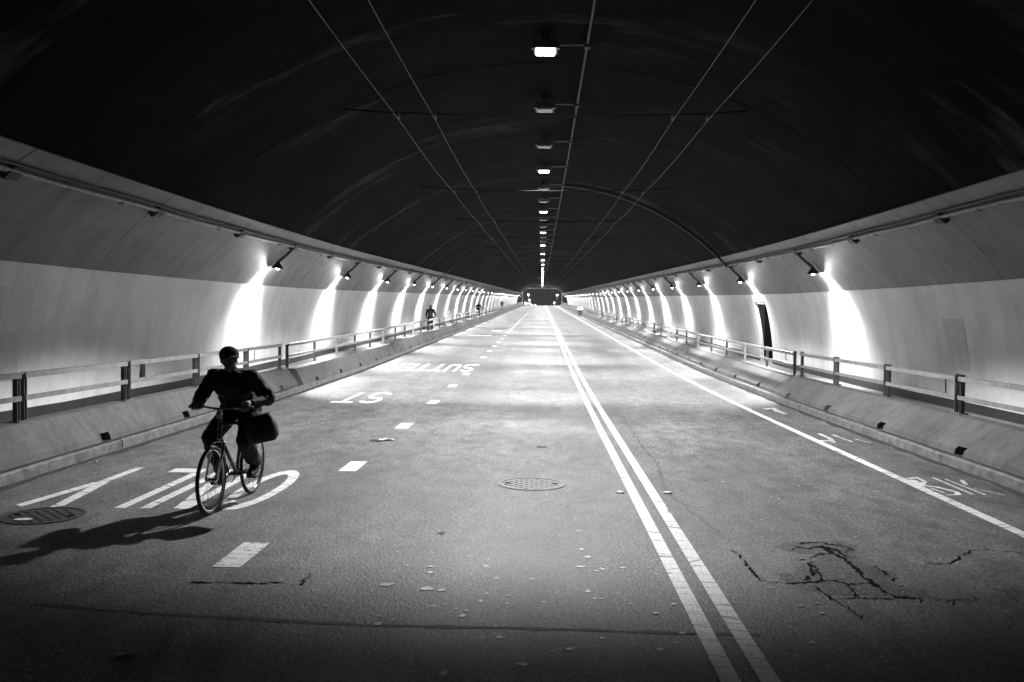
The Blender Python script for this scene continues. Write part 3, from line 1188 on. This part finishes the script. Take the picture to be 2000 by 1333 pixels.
XCC = .70
cc = empty('ceiling_conduit', (XCC, D0, 0))
tag(cc, 'thin conduit with junction boxes running beside the ceiling lights', 'conduit')
zc_ = vault(XCC) - .07
MB().tube([(0, d - D0, zr(d) + zc_) for d in drange(D0, D_END - .5, 2.13)], .022, 6).obj('pipe', M_DARK2, cc, True)
jb = MB().box(-.055, .055, -.06, .06, -.05, .05).mesh('junction_box', M_DARK2)
br_ = MB().tube([(-XCC + .2, 0, .0), (-.06, 0, 0)], .013, 6).mesh('branch_pipe', M_PIPE)
for i in range(NFIX):
    d = 14.9 + SP * i + .25
    link('junction_box', jb, cc, (0, d - D0, zr(d) + zc_))
    link('branch_pipe', br_, cc, (0, d - D0, zr(d) + zc_))

# pipes that follow the vault across from the lamp line to the ridge
def cross_pipe(s, d, x1, label, r_=.03):
    xs = [s * (6.66 + (x1 - 6.66) * i / 24) for i in range(25)]
    o = MB().tube([(x, d, zr(d) + vault(x) - .07) for x in xs], r_, 6).obj('ceiling_pipe', M_DARK, smooth=True)
    tag(o, label, 'pipe')


cross_pipe(1, 15.3 + SP * 4 + .1, .75, 'dark pipe curving over the vault from the second lamp on the right', .045)
cross_pipe(-1, 15.3 + SP * 10, 4.4, 'short dark pipe curving up the vault far along the left')

HW = 5.52
for x, lab in ((-2.74, 'outermost left'), (-2.05, 'inner left'), (2.38, 'inner right'), (3.02, 'outermost right')):
    mb = MB()
    pts = []
    for d in drange(D0, D_END, 1.3125):
        sag = .05 * abs(math.sin(math.pi * (d - 16.7) / 10.5))
        pts.append((x, d, zr(d) + HW - sag))
    for i in range(1, 25):
        d = D_END + i * 4
        pts.append((x, d, zr(d) + 5.2))
    o = mb.tube(pts, .0042, 6).obj('trolley_wire', M_COPPER, smooth=True)
    tag(o, '%s of the four thin trolley wires under the ceiling' % lab, 'wire', 'trolley wires')
ear_me = MB().box(-.02, .02, -.12, .12, .012, .06).tube([(0, 0, .05), (0, 0, .12)], .03, 8).mesh('wire_clamp', M_DARK)
k = 0
d = 16.7 - 10.5
while d < D_END - 3:
    xe = 3.75
    ze = vault(xe) - .02
    so = empty('span_wire', (0, d, zr(d)))
    pts = [(x, 0, HW + .10 + (ze - HW - .10) * max(0, (abs(x) - 2.7) / (xe - 2.7)) ** 1.3 - .05 * (1 - min(1, abs(x) / 2.4) ** 2)) for x in [xe * i / 16 for i in range(-16, 17)]]
    MB().tube(pts, .016, 6).obj('cable', M_CABLE, so, True)
    for x in (-2.74, -2.05, 2.38, 3.02):
        link('wire_clamp', ear_me, so, (x, 0, HW - .005))
    if d > 12:
        k += 1
        tag(so, 'dark span wire slung across the vault, %s from the camera' % ordw(k), 'span wire', 'span wires across the vault')
    else:
        tag(so, 'dark span wire slung across the vault overhead, nearest the camera', 'span wire', 'span wires across the vault')
    d += 10.5

# small fittings on the walls
bx = MB().box(0, .05, -.09, .09, -.16, .16).obj('junction_box', M_DARK, loc=(-8.165, 17.9, .66), bevel=.008)
tag(bx, 'small dark box on the left wall behind the railing', 'box')
for s, d, lab in ((1, 18.2, 'thin L-shaped bracket on the right wall near the camera'), (1, 30.0, 'thin L-shaped bracket on the right wall by the doorway'),
                  (-1, 25.0, 'thin L-shaped bracket on the left wall behind the cyclist')):
    o = MB().tube([(s * 8.125, d, .76), (s * 8.155, d, .38), (s * 8.155, d - .16, .38)], .012, 6).obj('wall_bracket', M_FIXT, loc=(0, 0, zr(d)))
    tag(o, lab, 'bracket')

# ------------------------------------------------------------------ people
def remesh(mb, name, mat, parent, voxel, loc=None, rot=None, smooth_it=4, fold=0.0):
    me = bpy.data.meshes.new(name)
    me.from_pydata(mb.v, [], mb.f)
    bm = bmesh.new()
    bm.from_mesh(me)
    bmesh.ops.recalc_face_normals(bm, faces=bm.faces)
    bm.to_mesh(me)
    bm.free()
    tmp = bpy.data.objects.new('tmp', me)
    COL.objects.link(tmp)
    m = tmp.modifiers.new('r', 'REMESH')
    m.mode = 'VOXEL'
    m.voxel_size = voxel
    m2 = tmp.modifiers.new('s', 'SMOOTH')
    m2.iterations = smooth_it
    m2.factor = .5
    dg = bpy.context.evaluated_depsgraph_get()
    me2 = bpy.data.meshes.new_from_object(tmp.evaluated_get(dg))
    bpy.data.objects.remove(tmp)
    bpy.data.meshes.remove(me)
    if fold:
        from mathutils import noise
        vn = [v_.normal.copy() for v_ in me2.vertices]
        for v_, nn in zip(me2.vertices, vn):
            p_ = v_.co
            a_ = noise.noise(Vector((p_.x * 9, p_.y * 9, p_.z * 16))) + .5 * noise.noise(Vector((p_.x * 22, p_.y * 22, p_.z * 30)))
            v_.co = p_ + nn * (fold * a_)
    me2.materials.clear()
    me2.materials.append(mat)
    for p in me2.polygons:
        p.use_smooth = True
    me2.name = name
    return link(name, me2, parent, loc, rot)


def build_person(J, root, mats, voxel, bulk=1.0, grip=None, cap=True, hood=False, head_yaw=0.0, brim=True):
    """J: joint positions; figure faces local -Y. Body is one continuous mesh, clothing its children."""
    V = {k_: Vector(p) for k_, p in J.items()}
    hy = Matrix.Rotation(head_yaw, 3, 'Z')
    hc = V['head']
    P = lambda x, y, z: hc + hy @ Vector((x, y, z))
    b = MB()
    # head: skull, jaw, nose, ears, brow
    b.ball(hc + Vector((0, 0, .02)), (.075, .095, .098), 16, 12, hy)
    b.ball(P(0, -.03, -.05), (.055, .062, .062), 14, 10, hy)
    b.ball(P(0, -.097, -.015), (.013, .02, .024), 8, 6, hy)
    b.ball(P(0, -.085, .02), (.055, .016, .012), 10, 6, hy)
    b.ball(P(0, -.083, -.058), (.024, .012, .008), 8, 6, hy)
    for sx in (-1, 1):
        b.ball(P(sx * .076, .005, -.005), (.01, .02, .03), 8, 6, hy)
    b.chain([hc + Vector((0, .01, -.05)), V['neck'], V['chest'] + Vector((0, 0, .05))], [.05, .052, .07])
    b.ball(V['chest'], (.165, .11, .15), 16, 10)
    b.ball(V['belly'], (.14, .105, .14), 16, 10)
    b.ball(V['pelvis'], (.155, .115, .12), 16, 10)
    jk = MB()
    K = lambda *a: tuple(q_ * bulk for q_ in a)
    jk.ball(V['chest'], K(.225, .16, .18), 16, 10)
    jk.ball(V['belly'], K(.22, .17, .16), 16, 10)
    jk.ball(V['pelvis'] + Vector((0, 0, .04)), K(.21, .17, .12), 16, 10)
    jk.chain([V['neck'] + Vector((0, 0, -.01)), V['chest']], [.075, .12])
    jk.chain([V['shoulder_r'], V['chest'] + Vector((0, 0, .06)), V['shoulder_l']], [.07 * bulk + .006, .115, .07 * bulk + .006])
    tr = MB()
    tr.ball(V['pelvis'], (.17, .13, .125), 16, 10)
    for q, sx in (('r', -1), ('l', 1)):
        sh, el, wr = V['shoulder_' + q], V['elbow_' + q], V['wrist_' + q]
        hp, kn, an = V['hip_' + q], V['knee_' + q], V['ankle_' + q]
        b.chain([V['chest'] + Vector((sx * .08, 0, .07)), sh, el, wr], [.07, .055, .042, .028])
        jk.chain([sh, el, el.lerp(wr, .55), wr], K(.092, .082, .068, .048))
        b.chain([V['pelvis'], hp, kn, an], [.1, .085, .055, .04])
        tr.chain([hp, kn, kn.lerp(an, .5), an + Vector((0, 0, .03))], [.115, .088, .082, .07])
        fd = Vector(J.get('toe_' + q, (an.x, an.y - .17, an.z - .06))) - an
        b.chain([an, an + fd * .5 + Vector((0, 0, -.03)), an + fd], [.04, .035, .026])
        shoe = MB()
        shoe.chain([an + Vector((0, .03, -.055)), an + fd * .5 + Vector((0, 0, -.028)), an + fd], [.045, .046, .038])
        shoe.chain([an + Vector((0, .01, -.01)), an + fd * .45 + Vector((0, 0, -.02))], [.048, .045])
        remesh(shoe, 'shoe', mats['shoes'], root, voxel * 1.3)
        # hand: palm, four fingers, thumb
        gr = V['hand_' + q]
        if grip:
            b.chain([wr, gr + Vector((0, .045, .035)), gr + Vector((0, .01, .038))], [.027, .03, .024])
            for i in range(4):
                ox = (i - 1.5) * .021
                ln = (1.0, 1.1, 1.05, .85)[i]
                b.ball(gr + Vector((ox, .02, .038)), .014, 8, 6)
                b.chain([gr + Vector((ox, .01, .04)), gr + Vector((ox, -.026, .022)), gr + Vector((ox, -.03 * ln, -.008)), gr + Vector((ox, -.006, -.028 * ln))], [.012, .0105, .0095, .0085], 8)
            b.chain([gr + Vector((-sx * .035, .035, .025)), gr + Vector((-sx * .05, .012, -.008)), gr + Vector((-sx * .045, -.014, -.026))], [.015, .012, .0095], 8)
        else:
            dn = (wr - el).normalized()
            b.chain([wr, wr + dn * .05, wr + dn * .09], [.026, .032, .028])
            for i in range(4):
                oy = (i - 1.5) * .02
                ln = (.055, .065, .06, .045)[i]
                st = wr + dn * .095 + Vector((0, oy, 0))
                b.chain([st, st + dn * ln * .6 + Vector((-sx * .008, 0, 0)), st + dn * ln + Vector((-sx * .025, 0, 0))], [.0115, .0105, .009], 8)
            b.chain([wr + dn * .035 + Vector((0, -.03, 0)), wr + dn * .07 + Vector((-sx * .01, -.05, 0)), wr + dn * .1 + Vector((-sx * .015, -.05, 0))], [.014, .012, .0095], 8)
    remesh(b, 'body', mats['skin'], root, voxel)
    remesh(jk, 'jacket', mats['jacket'], root, voxel * 1.5, fold=.016)
    remesh(tr, 'trousers', mats['trousers'], root, voxel * 1.5, fold=.012)
    for sx in (-1, 1):
        MB().ball(P(sx * .03, -.088, .004), .011, 8, 6).obj('eye', M_GLASS, root, True)
    hr = MB()
    hr.ball(P(0, .018, .03), (.084, .094, .098), 16, 10, hy)
    if hood:
        h = MB()
        h.ball(P(0, .035, .01), (.105, .105, .13), 14, 10, hy)
        h.chain([V['neck'] + Vector((0, .03, 0)), V['chest'] + Vector((0, .03, .1))], [.1, .12])
        remesh(h, 'hood', mats['jacket'], root, voxel * 1.5)
    elif cap:
        cp_ = MB()
        cp_.ball(P(0, .008, .055), (.092, .108, .082), 18, 12, hy)
        cp_.chain([P(sx * .05, -.0, .05) for sx in (-1, 1)], [.05, .05])
        if brim:
            for a in range(-4, 5):
                an_ = R(a * 13)
                cp_.chain([P(.07 * math.sin(an_), -.07 * math.cos(an_) - .02, .04), P(.085 * math.sin(an_), -.145 * math.cos(an_) - .005, .03)], [.012, .009], 8)
        remesh(cp_, 'cap', mats['cap'], root, voxel)
        remesh(hr, 'hair', mats['cap'], root, voxel)
    else:
        remesh(hr, 'hair', mats['cap'], root, voxel)


CYC = {
    'head': (0.0, -.10, 1.395), 'neck': (0, -.05, 1.29), 'chest': (0, .02, 1.15), 'belly': (0, .12, 1.02), 'pelvis': (0, .21, .92),
    'shoulder_r': (-.185, -.01, 1.235), 'elbow_r': (-.335, .04, 1.03), 'wrist_r': (-.265, -.20, .985), 'hand_r': (-.245, -.29, .965),
    'shoulder_l': (.185, -.01, 1.235), 'elbow_l': (.335, .04, 1.03), 'wrist_l': (.265, -.20, .985), 'hand_l': (.245, -.29, .965),
    'hip_r': (-.095, .2, .9), 'knee_r': (-.15, -.16, .66), 'ankle_r': (-.12, .0, .29), 'toe_r': (-.13, -.15, .235),
    'hip_l': (.095, .2, .9), 'knee_l': (.15, -.07, .62), 'ankle_l': (.12, .24, .345), 'toe_l': (.13, .10, .265),
}
CX, CD = -2.98, 8.52
rider = empty('person', (CX, CD, 0), (0, 0, R(-3)))
tag(rider, 'cyclist in dark jacket and cap riding towards the camera over the painted letters', 'person')
build_person(CYC, rider, {'skin': M_SKIN, 'jacket': M_JACKET, 'trousers': M_TROUS, 'shoes': M_RUBBER, 'cap': M_CAP}, .008, bulk=.9, grip=True, head_yaw=R(42))


def build_bicycle():
    bk = empty('bicycle')
    WR = .315
    for y, nm in ((-.5, 'front'), (.5, 'rear')):
        ring = [(0, y + WR * math.cos(a), WR + WR * math.sin(a)) for a in [2 * math.pi * i / 40 for i in range(40)]]
        w = MB().tube([(p[0], y + (p[1] - y) * .945, WR + (p[2] - WR) * .945) for p in ring], .018, 8, closed=True).obj('tyre', M_RUBBER, bk, True)
        w.location.z = .0005
        MB().tube([(p[0], y + (p[1] - y) * .885, WR + (p[2] - WR) * .885) for p in ring], .011, 6, closed=True).obj('rim', M_CHROME, w, True)
        sp = MB()
        for i in range(24):
            a = 2 * math.pi * i / 24
            sx = .03 if i % 2 else -.03
            sp.tube([(sx, y, WR), (0, y + WR * .88 * math.cos(a + .2), WR + WR * .88 * math.sin(a + .2))], .0015, 4)
        sp.obj('spokes', M_CHROME, w)
        MB().tube([(-.05, y, WR), (.05, y, WR)], .02, 10).obj('hub', M_CHROME, w, True)
    HT, HB, BB, ST, RH, FH = (0, -.29, .83), (0, -.325, .68), (0, .09, .275), (0, .21, .76), (0, .5, WR), (0, -.5, WR)
    MB().tube([HT, HB], .022, 10).tube([ST, (0, -.295, .80)], .016, 8).tube([BB, (0, -.32, .70)], .018, 8).tube([BB, ST], .016, 8).obj('frame', M_FRAME, bk, True)
    st = MB()
    for sx in (-1, 1):
        st.tube([(sx * .03, .12, .275), (sx * .055, .5, WR)], .009, 6)
        st.tube([(sx * .015, .21, .74), (sx * .055, .5, WR)], .008, 6)
    st.obj('rear_stays', M_FRAME, bk, True)
    fk = MB().tube([HB, (0, -.335, .66)], .02, 8)
    for sx in (-1, 1):
        fk.tube([(0, -.335, .655), (sx * .055, -.345, .64), (sx * .055, -.5, WR)], [.016, .015, .010], 8)
    fk.obj('fork', M_CHROME, bk, True)
    MB().tube([HT, (0, -.28, .9), (0, -.31, .95)], .013, 8).obj('stem', M_CHROME, bk, True)
    hb = MB().tube([(-.30, -.29, .965), (-.17, -.29, .965), (-.05, -.31, .95), (.05, -.31, .95), (.17, -.29, .965), (.30, -.29, .965)], .0115, 8).obj('handlebar', M_CHROME, bk, True)
    for sx in (-1, 1):
        MB().tube([(sx * .19, -.29, .965), (sx * .31, -.29, .965)], .016, 8).obj('grip', M_RUBBER, hb, True)
        MB().tube([(sx * .18, -.295, .955), (sx * .18, -.34, .955), (sx * .25, -.35, .94)], .006, 6).obj('brake_lever', M_CHROME, hb, True)
    MB().tube([(0, .2, .74), (0, .225, .82)], .013, 8).obj('seat_post', M_CHROME, bk, True)
    MB().ball((0, .27, .835), (.075, .1, .03), 12, 8).ball((0, .15, .835), (.025, .1, .02), 10, 6).obj('saddle', M_RUBBER, bk, True)
    MB().tube([(-.06, .09, .275), (.06, .09, .275)], .022, 10).obj('bottom_bracket', M_FRAME, bk, True)
    ck = MB().tube([(-.065, .09, .275), (-.075, -.06, .215)], .011, 6).tube([(.065, .09, .275), (.075, .22, .335 - .06)], .011, 6).obj('crank', M_CHROME, bk, True)
    for px_, py_, pz_ in ((-.125, -.07, .205), (.125, .185, .235)):
        MB().box(px_ - .05, px_ + .05, py_ - .04, py_ + .04, pz_ - .012, pz_ + .008).obj('pedal', M_RUBBER, bk)
    cr_ = [(-.05, .09 + .085 * math.cos(a), .275 + .085 * math.sin(a)) for a in [2 * math.pi * i / 24 for i in range(24)]]
    MB().tube(cr_, .006, 6, closed=True).obj('chainring', M_CHROME, bk, True)
    MB().tube([(-.05, .09, .36), (-.05, .5, WR + .035)], .005, 4).tube([(-.05, .09, .19), (-.05, .5, WR - .035)], .005, 4).obj('chain', M_DARK, bk)
    MB().box(-.03, .03, -.335, -.325, .86, .90).obj('front_reflector', M_PAPER, bk)
    return bk


bike = build_bicycle()
bike.location = (CX, CD, 0)
bike.rotation_euler = (0, 0, R(-3))
tag(bike, 'dark bicycle with chrome bars ridden by the cyclist in the left lane', 'bicycle')

# shopping bag hanging from the handlebar
bag = empty('shoulder_bag', (CX + .39, CD - .27, .66), (0, R(-14), R(-8)))
bb = MB()
n = 10
secs = [(-.02, .11, .05), (.02, .145, .075), (.12, .15, .085), (.2, .135, .06), (.245, .12, .02)]
vs = []
for z, rx, ry in secs:
    for i in range(14):
        a = 2 * math.pi * i / 14
        e = lambda c_: math.copysign(abs(c_) ** .6, c_)
        vs.append((rx * e(math.cos(a)) + random.uniform(-.006, .006), ry * e(math.sin(a)) + random.uniform(-.006, .006), z))
fs = [tuple(range(13, -1, -1)), tuple(range(4 * 14, 5 * 14))]
for k_ in range(4):
    fs += [(k_ * 14 + i, k_ * 14 + (i + 1) % 14, (k_ + 1) * 14 + (i + 1) % 14, (k_ + 1) * 14 + i) for i in range(14)]
bb.add(vs, fs).obj('bag_body', M_BAG, bag, True)
MB().tube([(-.08, 0, .235), (-.105, -.01, .27), (-.13, -.015, .30), (-.12, .02, .29), (-.06, .02, .24)], .009, 6).obj('handle', M_BAG, bag, True)
tag(bag, 'dark cloth bag hanging from the left end of the handlebar', 'bag')

WALK = {
    'head': (0, -.03, 1.6), 'neck': (0, 0, 1.48), 'chest': (0, .01, 1.3), 'belly': (0, .0, 1.12), 'pelvis': (0, 0, .97),
    'shoulder_r': (-.19, 0, 1.41), 'elbow_r': (-.29, .06, 1.15), 'wrist_r': (-.24, -.08, .95), 'hand_r': (-.24, -.1, .88),
    'shoulder_l': (.19, 0, 1.41), 'elbow_l': (.29, .05, 1.15), 'wrist_l': (.25, -.05, .94), 'hand_l': (.25, -.1, .88),
    'hip_r': (-.095, 0, .92), 'knee_r': (-.1, -.12, .52), 'ankle_r': (-.1, -.1, .11), 'toe_r': (-.11, -.26, .045),
    'hip_l': (.095, 0, .92), 'knee_l': (.1, -.02, .5), 'ankle_l': (.1, .18, .14), 'toe_l': (.11, .03, .045),
}
for (x, d, rz, hood, lab, mj) in ((-7.0, 55.8, 0, True, 'pedestrian in a dark hooded coat nearest on the left sidewalk', M_JACKET),
                                  (-7.0, 98.0, R(10), False, 'pedestrian in dark clothes, middle of three on the left sidewalk', M_JACKET3),
                                  (-7.1, 158.0, 0, True, 'farthest tiny pedestrian in dark clothes on the left sidewalk', M_JACKET3)):
    p = empty('person', (x, d, zr(d) + .118), (0, 0, rz))
    tag(p, lab, 'person')
    build_person(WALK, p, {'skin': M_SKIN, 'jacket': mj, 'trousers': M_TROUS, 'shoes': M_RUBBER, 'cap': M_CAP}, .012, bulk=.8, hood=hood, cap=False)
    if d < 60:
        MB().box(-.035, .035, -.165, -.15, 1.0, 1.36).obj('shirt_front', M_SHIRT, p, bevel=.005)

x2, d2 = 4.75, 112.0
r2 = empty('person', (x2, d2, zr(d2)), (0, 0, R(178)))
tag(r2, 'far cyclist in a light jacket riding away beside the right barrier', 'person')
build_person(CYC, r2, {'skin': M_SKIN, 'jacket': M_JACKET2, 'trousers': M_TROUS, 'shoes': M_RUBBER, 'cap': M_CAP}, .016, grip=True, brim=False)
b2 = copy_tree(bike)
b2.location = (x2, d2, zr(d2))
b2.rotation_euler = (sl(d2), 0, R(178))
tag(b2, 'far bicycle ridden away by the cyclist in the light jacket', 'bicycle')

# ------------------------------------------------------------------ far vehicles and lights past the portal
def car(name, loc, rz, paint, lit, label):
    c = empty(name, loc, (0, 0, rz))
    tag(c, label, 'car')
    prof = [(-2.1, .32), (-2.15, .62), (-2.02, .82), (-1.0, .92), (1.65, .95), (2.08, .86), (2.15, .5), (2.05, .3)]
    hw = .86
    mb = MB()
    rows = [(-hw, .96), (-hw * .97, 1.0), (hw * .97, 1.0), (hw, .96)]
    vs = []
    for xx, k_ in ((-hw, .97), (-hw * .93, 1), (hw * .93, 1), (hw, .97)):
        vs += [(xx, y * k_, .62 + (z - .62) * (k_ if k_ == 1 else .9)) for y, z in prof]
    m = len(prof)
    fs = [tuple(range(m)), tuple(range(4 * m - 1, 3 * m - 1, -1))]
    for r_ in range(3):
        fs += [(r_ * m + i, r_ * m + (i + 1) % m, (r_ + 1) * m + (i + 1) % m, (r_ + 1) * m + i) for i in range(m)]
    body = mb.add(vs, fs).obj('body', paint, c)
    cab = [(-1.05, .915), (-.35, 1.42), (.75, 1.45), (1.6, .945)]
    vs = []
    for sx, k_ in ((-1, 1), (1, 1)):
        vs += [(sx * (.80 if z < 1 else .62), y, z) for y, z in cab]
    MB().add(vs, [(0, 1, 2, 3), (7, 6, 5, 4), (0, 4, 5, 1), (1, 5, 6, 2), (2, 6, 7, 3), (3, 7, 4, 0)]).obj('cabin', paint, c)
    MB().add([(-.72, -1.0, .965), (.72, -1.0, .965), (.58, -.42, 1.385), (-.58, -.42, 1.385)], [(0, 1, 2, 3)]).obj('windshield', M_GLASS, c, loc=(0, -.02, .012))
    MB().add([(-.72, 1.56, .98), (.72, 1.56, .98), (.58, .84, 1.40), (-.58, .84, 1.40)], [(0, 1, 2, 3)]).obj('rear_window', M_GLASS, c, loc=(0, .02, .012))
    for sx in (-1, 1):
        MB().add([(sx * .79, -.8, .98), (sx * .79, 1.3, .99), (sx * .645, .72, 1.39), (sx * .645, -.3, 1.37)], [(0, 1, 2, 3)]).obj('side_window', M_GLASS, c, loc=(sx * .014, 0, 0))
        for y in (-1.3, 1.32):
            w = MB().lathe([(.001, -.1), (.26, -.1), (.31, -.07), (.31, .07), (.26, .1), (.001, .1)], 18, False).obj('wheel', M_RUBBER, c, True, (sx * .76, y, .31), (0, R(90), 0))
            MB().lathe([(.001, .0), (.17, .0), (.18, -.03)], 14, False).obj('rim', M_CHROME, w, True, (0, 0, sx * .104))
        MB().ball((sx * .62, -2.08, .68), (.11, .05, .07), 10, 8).obj('headlight', M_HEAD if lit else M_LENS_OFF, c, True)
        MB().ball((sx * .66, 2.07, .74), (.12, .04, .08), 10, 8).obj('tail_light', M_LENS_OFF, c, True)
    MB().box(-.4, .4, -2.19, -2.13, .42, .56).obj('grille', M_DARK, c)
    MB().box(-.95, -.86, -.75, -.6, .95, 1.07).box(.86, .95, -.75, -.6, .95, 1.07).obj('mirror', paint, c)
    return c


car('parked_car', (-5.4 + 1.0, 266.0, zr(266.0)), R(6), M_CARW, False, 'white car standing by the left kerb just inside the far portal')
dd = D_END + 14
car('oncoming_car', (-2.9, dd, zr(dd) + .0), 0, M_CARD, True, 'dark car with lit headlights arriving through the far portal')


def street_lamp(x, d, h, label):
    o = empty('street_lamp', (x, d, zr(d)))
    tag(o, label, 'street lamp', 'street lights beyond the portal')
    MB().tube([(0, 0, 0), (0, 0, h - .4), (0, -.3, h), (0, -.8, h + .05)], [.12, .09, .07, .06], 8).obj('pole', M_DARK, o, True)
    MB().ball((0, -.8, h - .08), (.14, .14, .12), 12, 8).obj('lamp_globe', M_HEAD, o, True)
    MB().box(-.3, .3, -1.1, -.5, h + .1, h + .2).obj('lamp_cap', M_DARK, o)
    l = bpy.data.lights.new('street_light', 'POINT')
    l.energy = 1500
    l.shadow_soft_size = .2
    link('street_light', l, o, (0, -.8, h - .35))


street_lamp(-4.6, D_END + 10, 4.0, 'street light seen at the left of the far tunnel opening')
street_lamp(4.95, D_END + 10, 4.0, 'street light seen at the right of the far tunnel opening')
street_lamp(4.1, D_END + 14, 1.6, 'low light glowing at the bottom right of the far opening')
street_lamp(-4.2, D_END + 12, 2.4, 'low light glowing at the bottom left of the far opening')

# low dark houses on both sides of the street that drops away beyond the portal
for sx, nm in ((-1, 'left'), (1, 'right')):
    dh = D_END + 26
    bl_ = empty('building', (sx * 15, dh, zr(dh)))
    tag(bl_, 'unlit building beyond the far portal on the %s of the street' % nm, 'building')
    MB().box(-6, 6, 0, 40, -4, 11).obj('wall', M_BUILD, bl_)
    wme = MB().box(-.06, .06, -.7, .7, 0, 2.0).mesh('window', M_GLASS)
    for i in range(5):
        for j in range(3):
            link('window', wme, bl_, (-sx * 6.02, 4 + i * 7.5, 1.5 + j * 3.2))
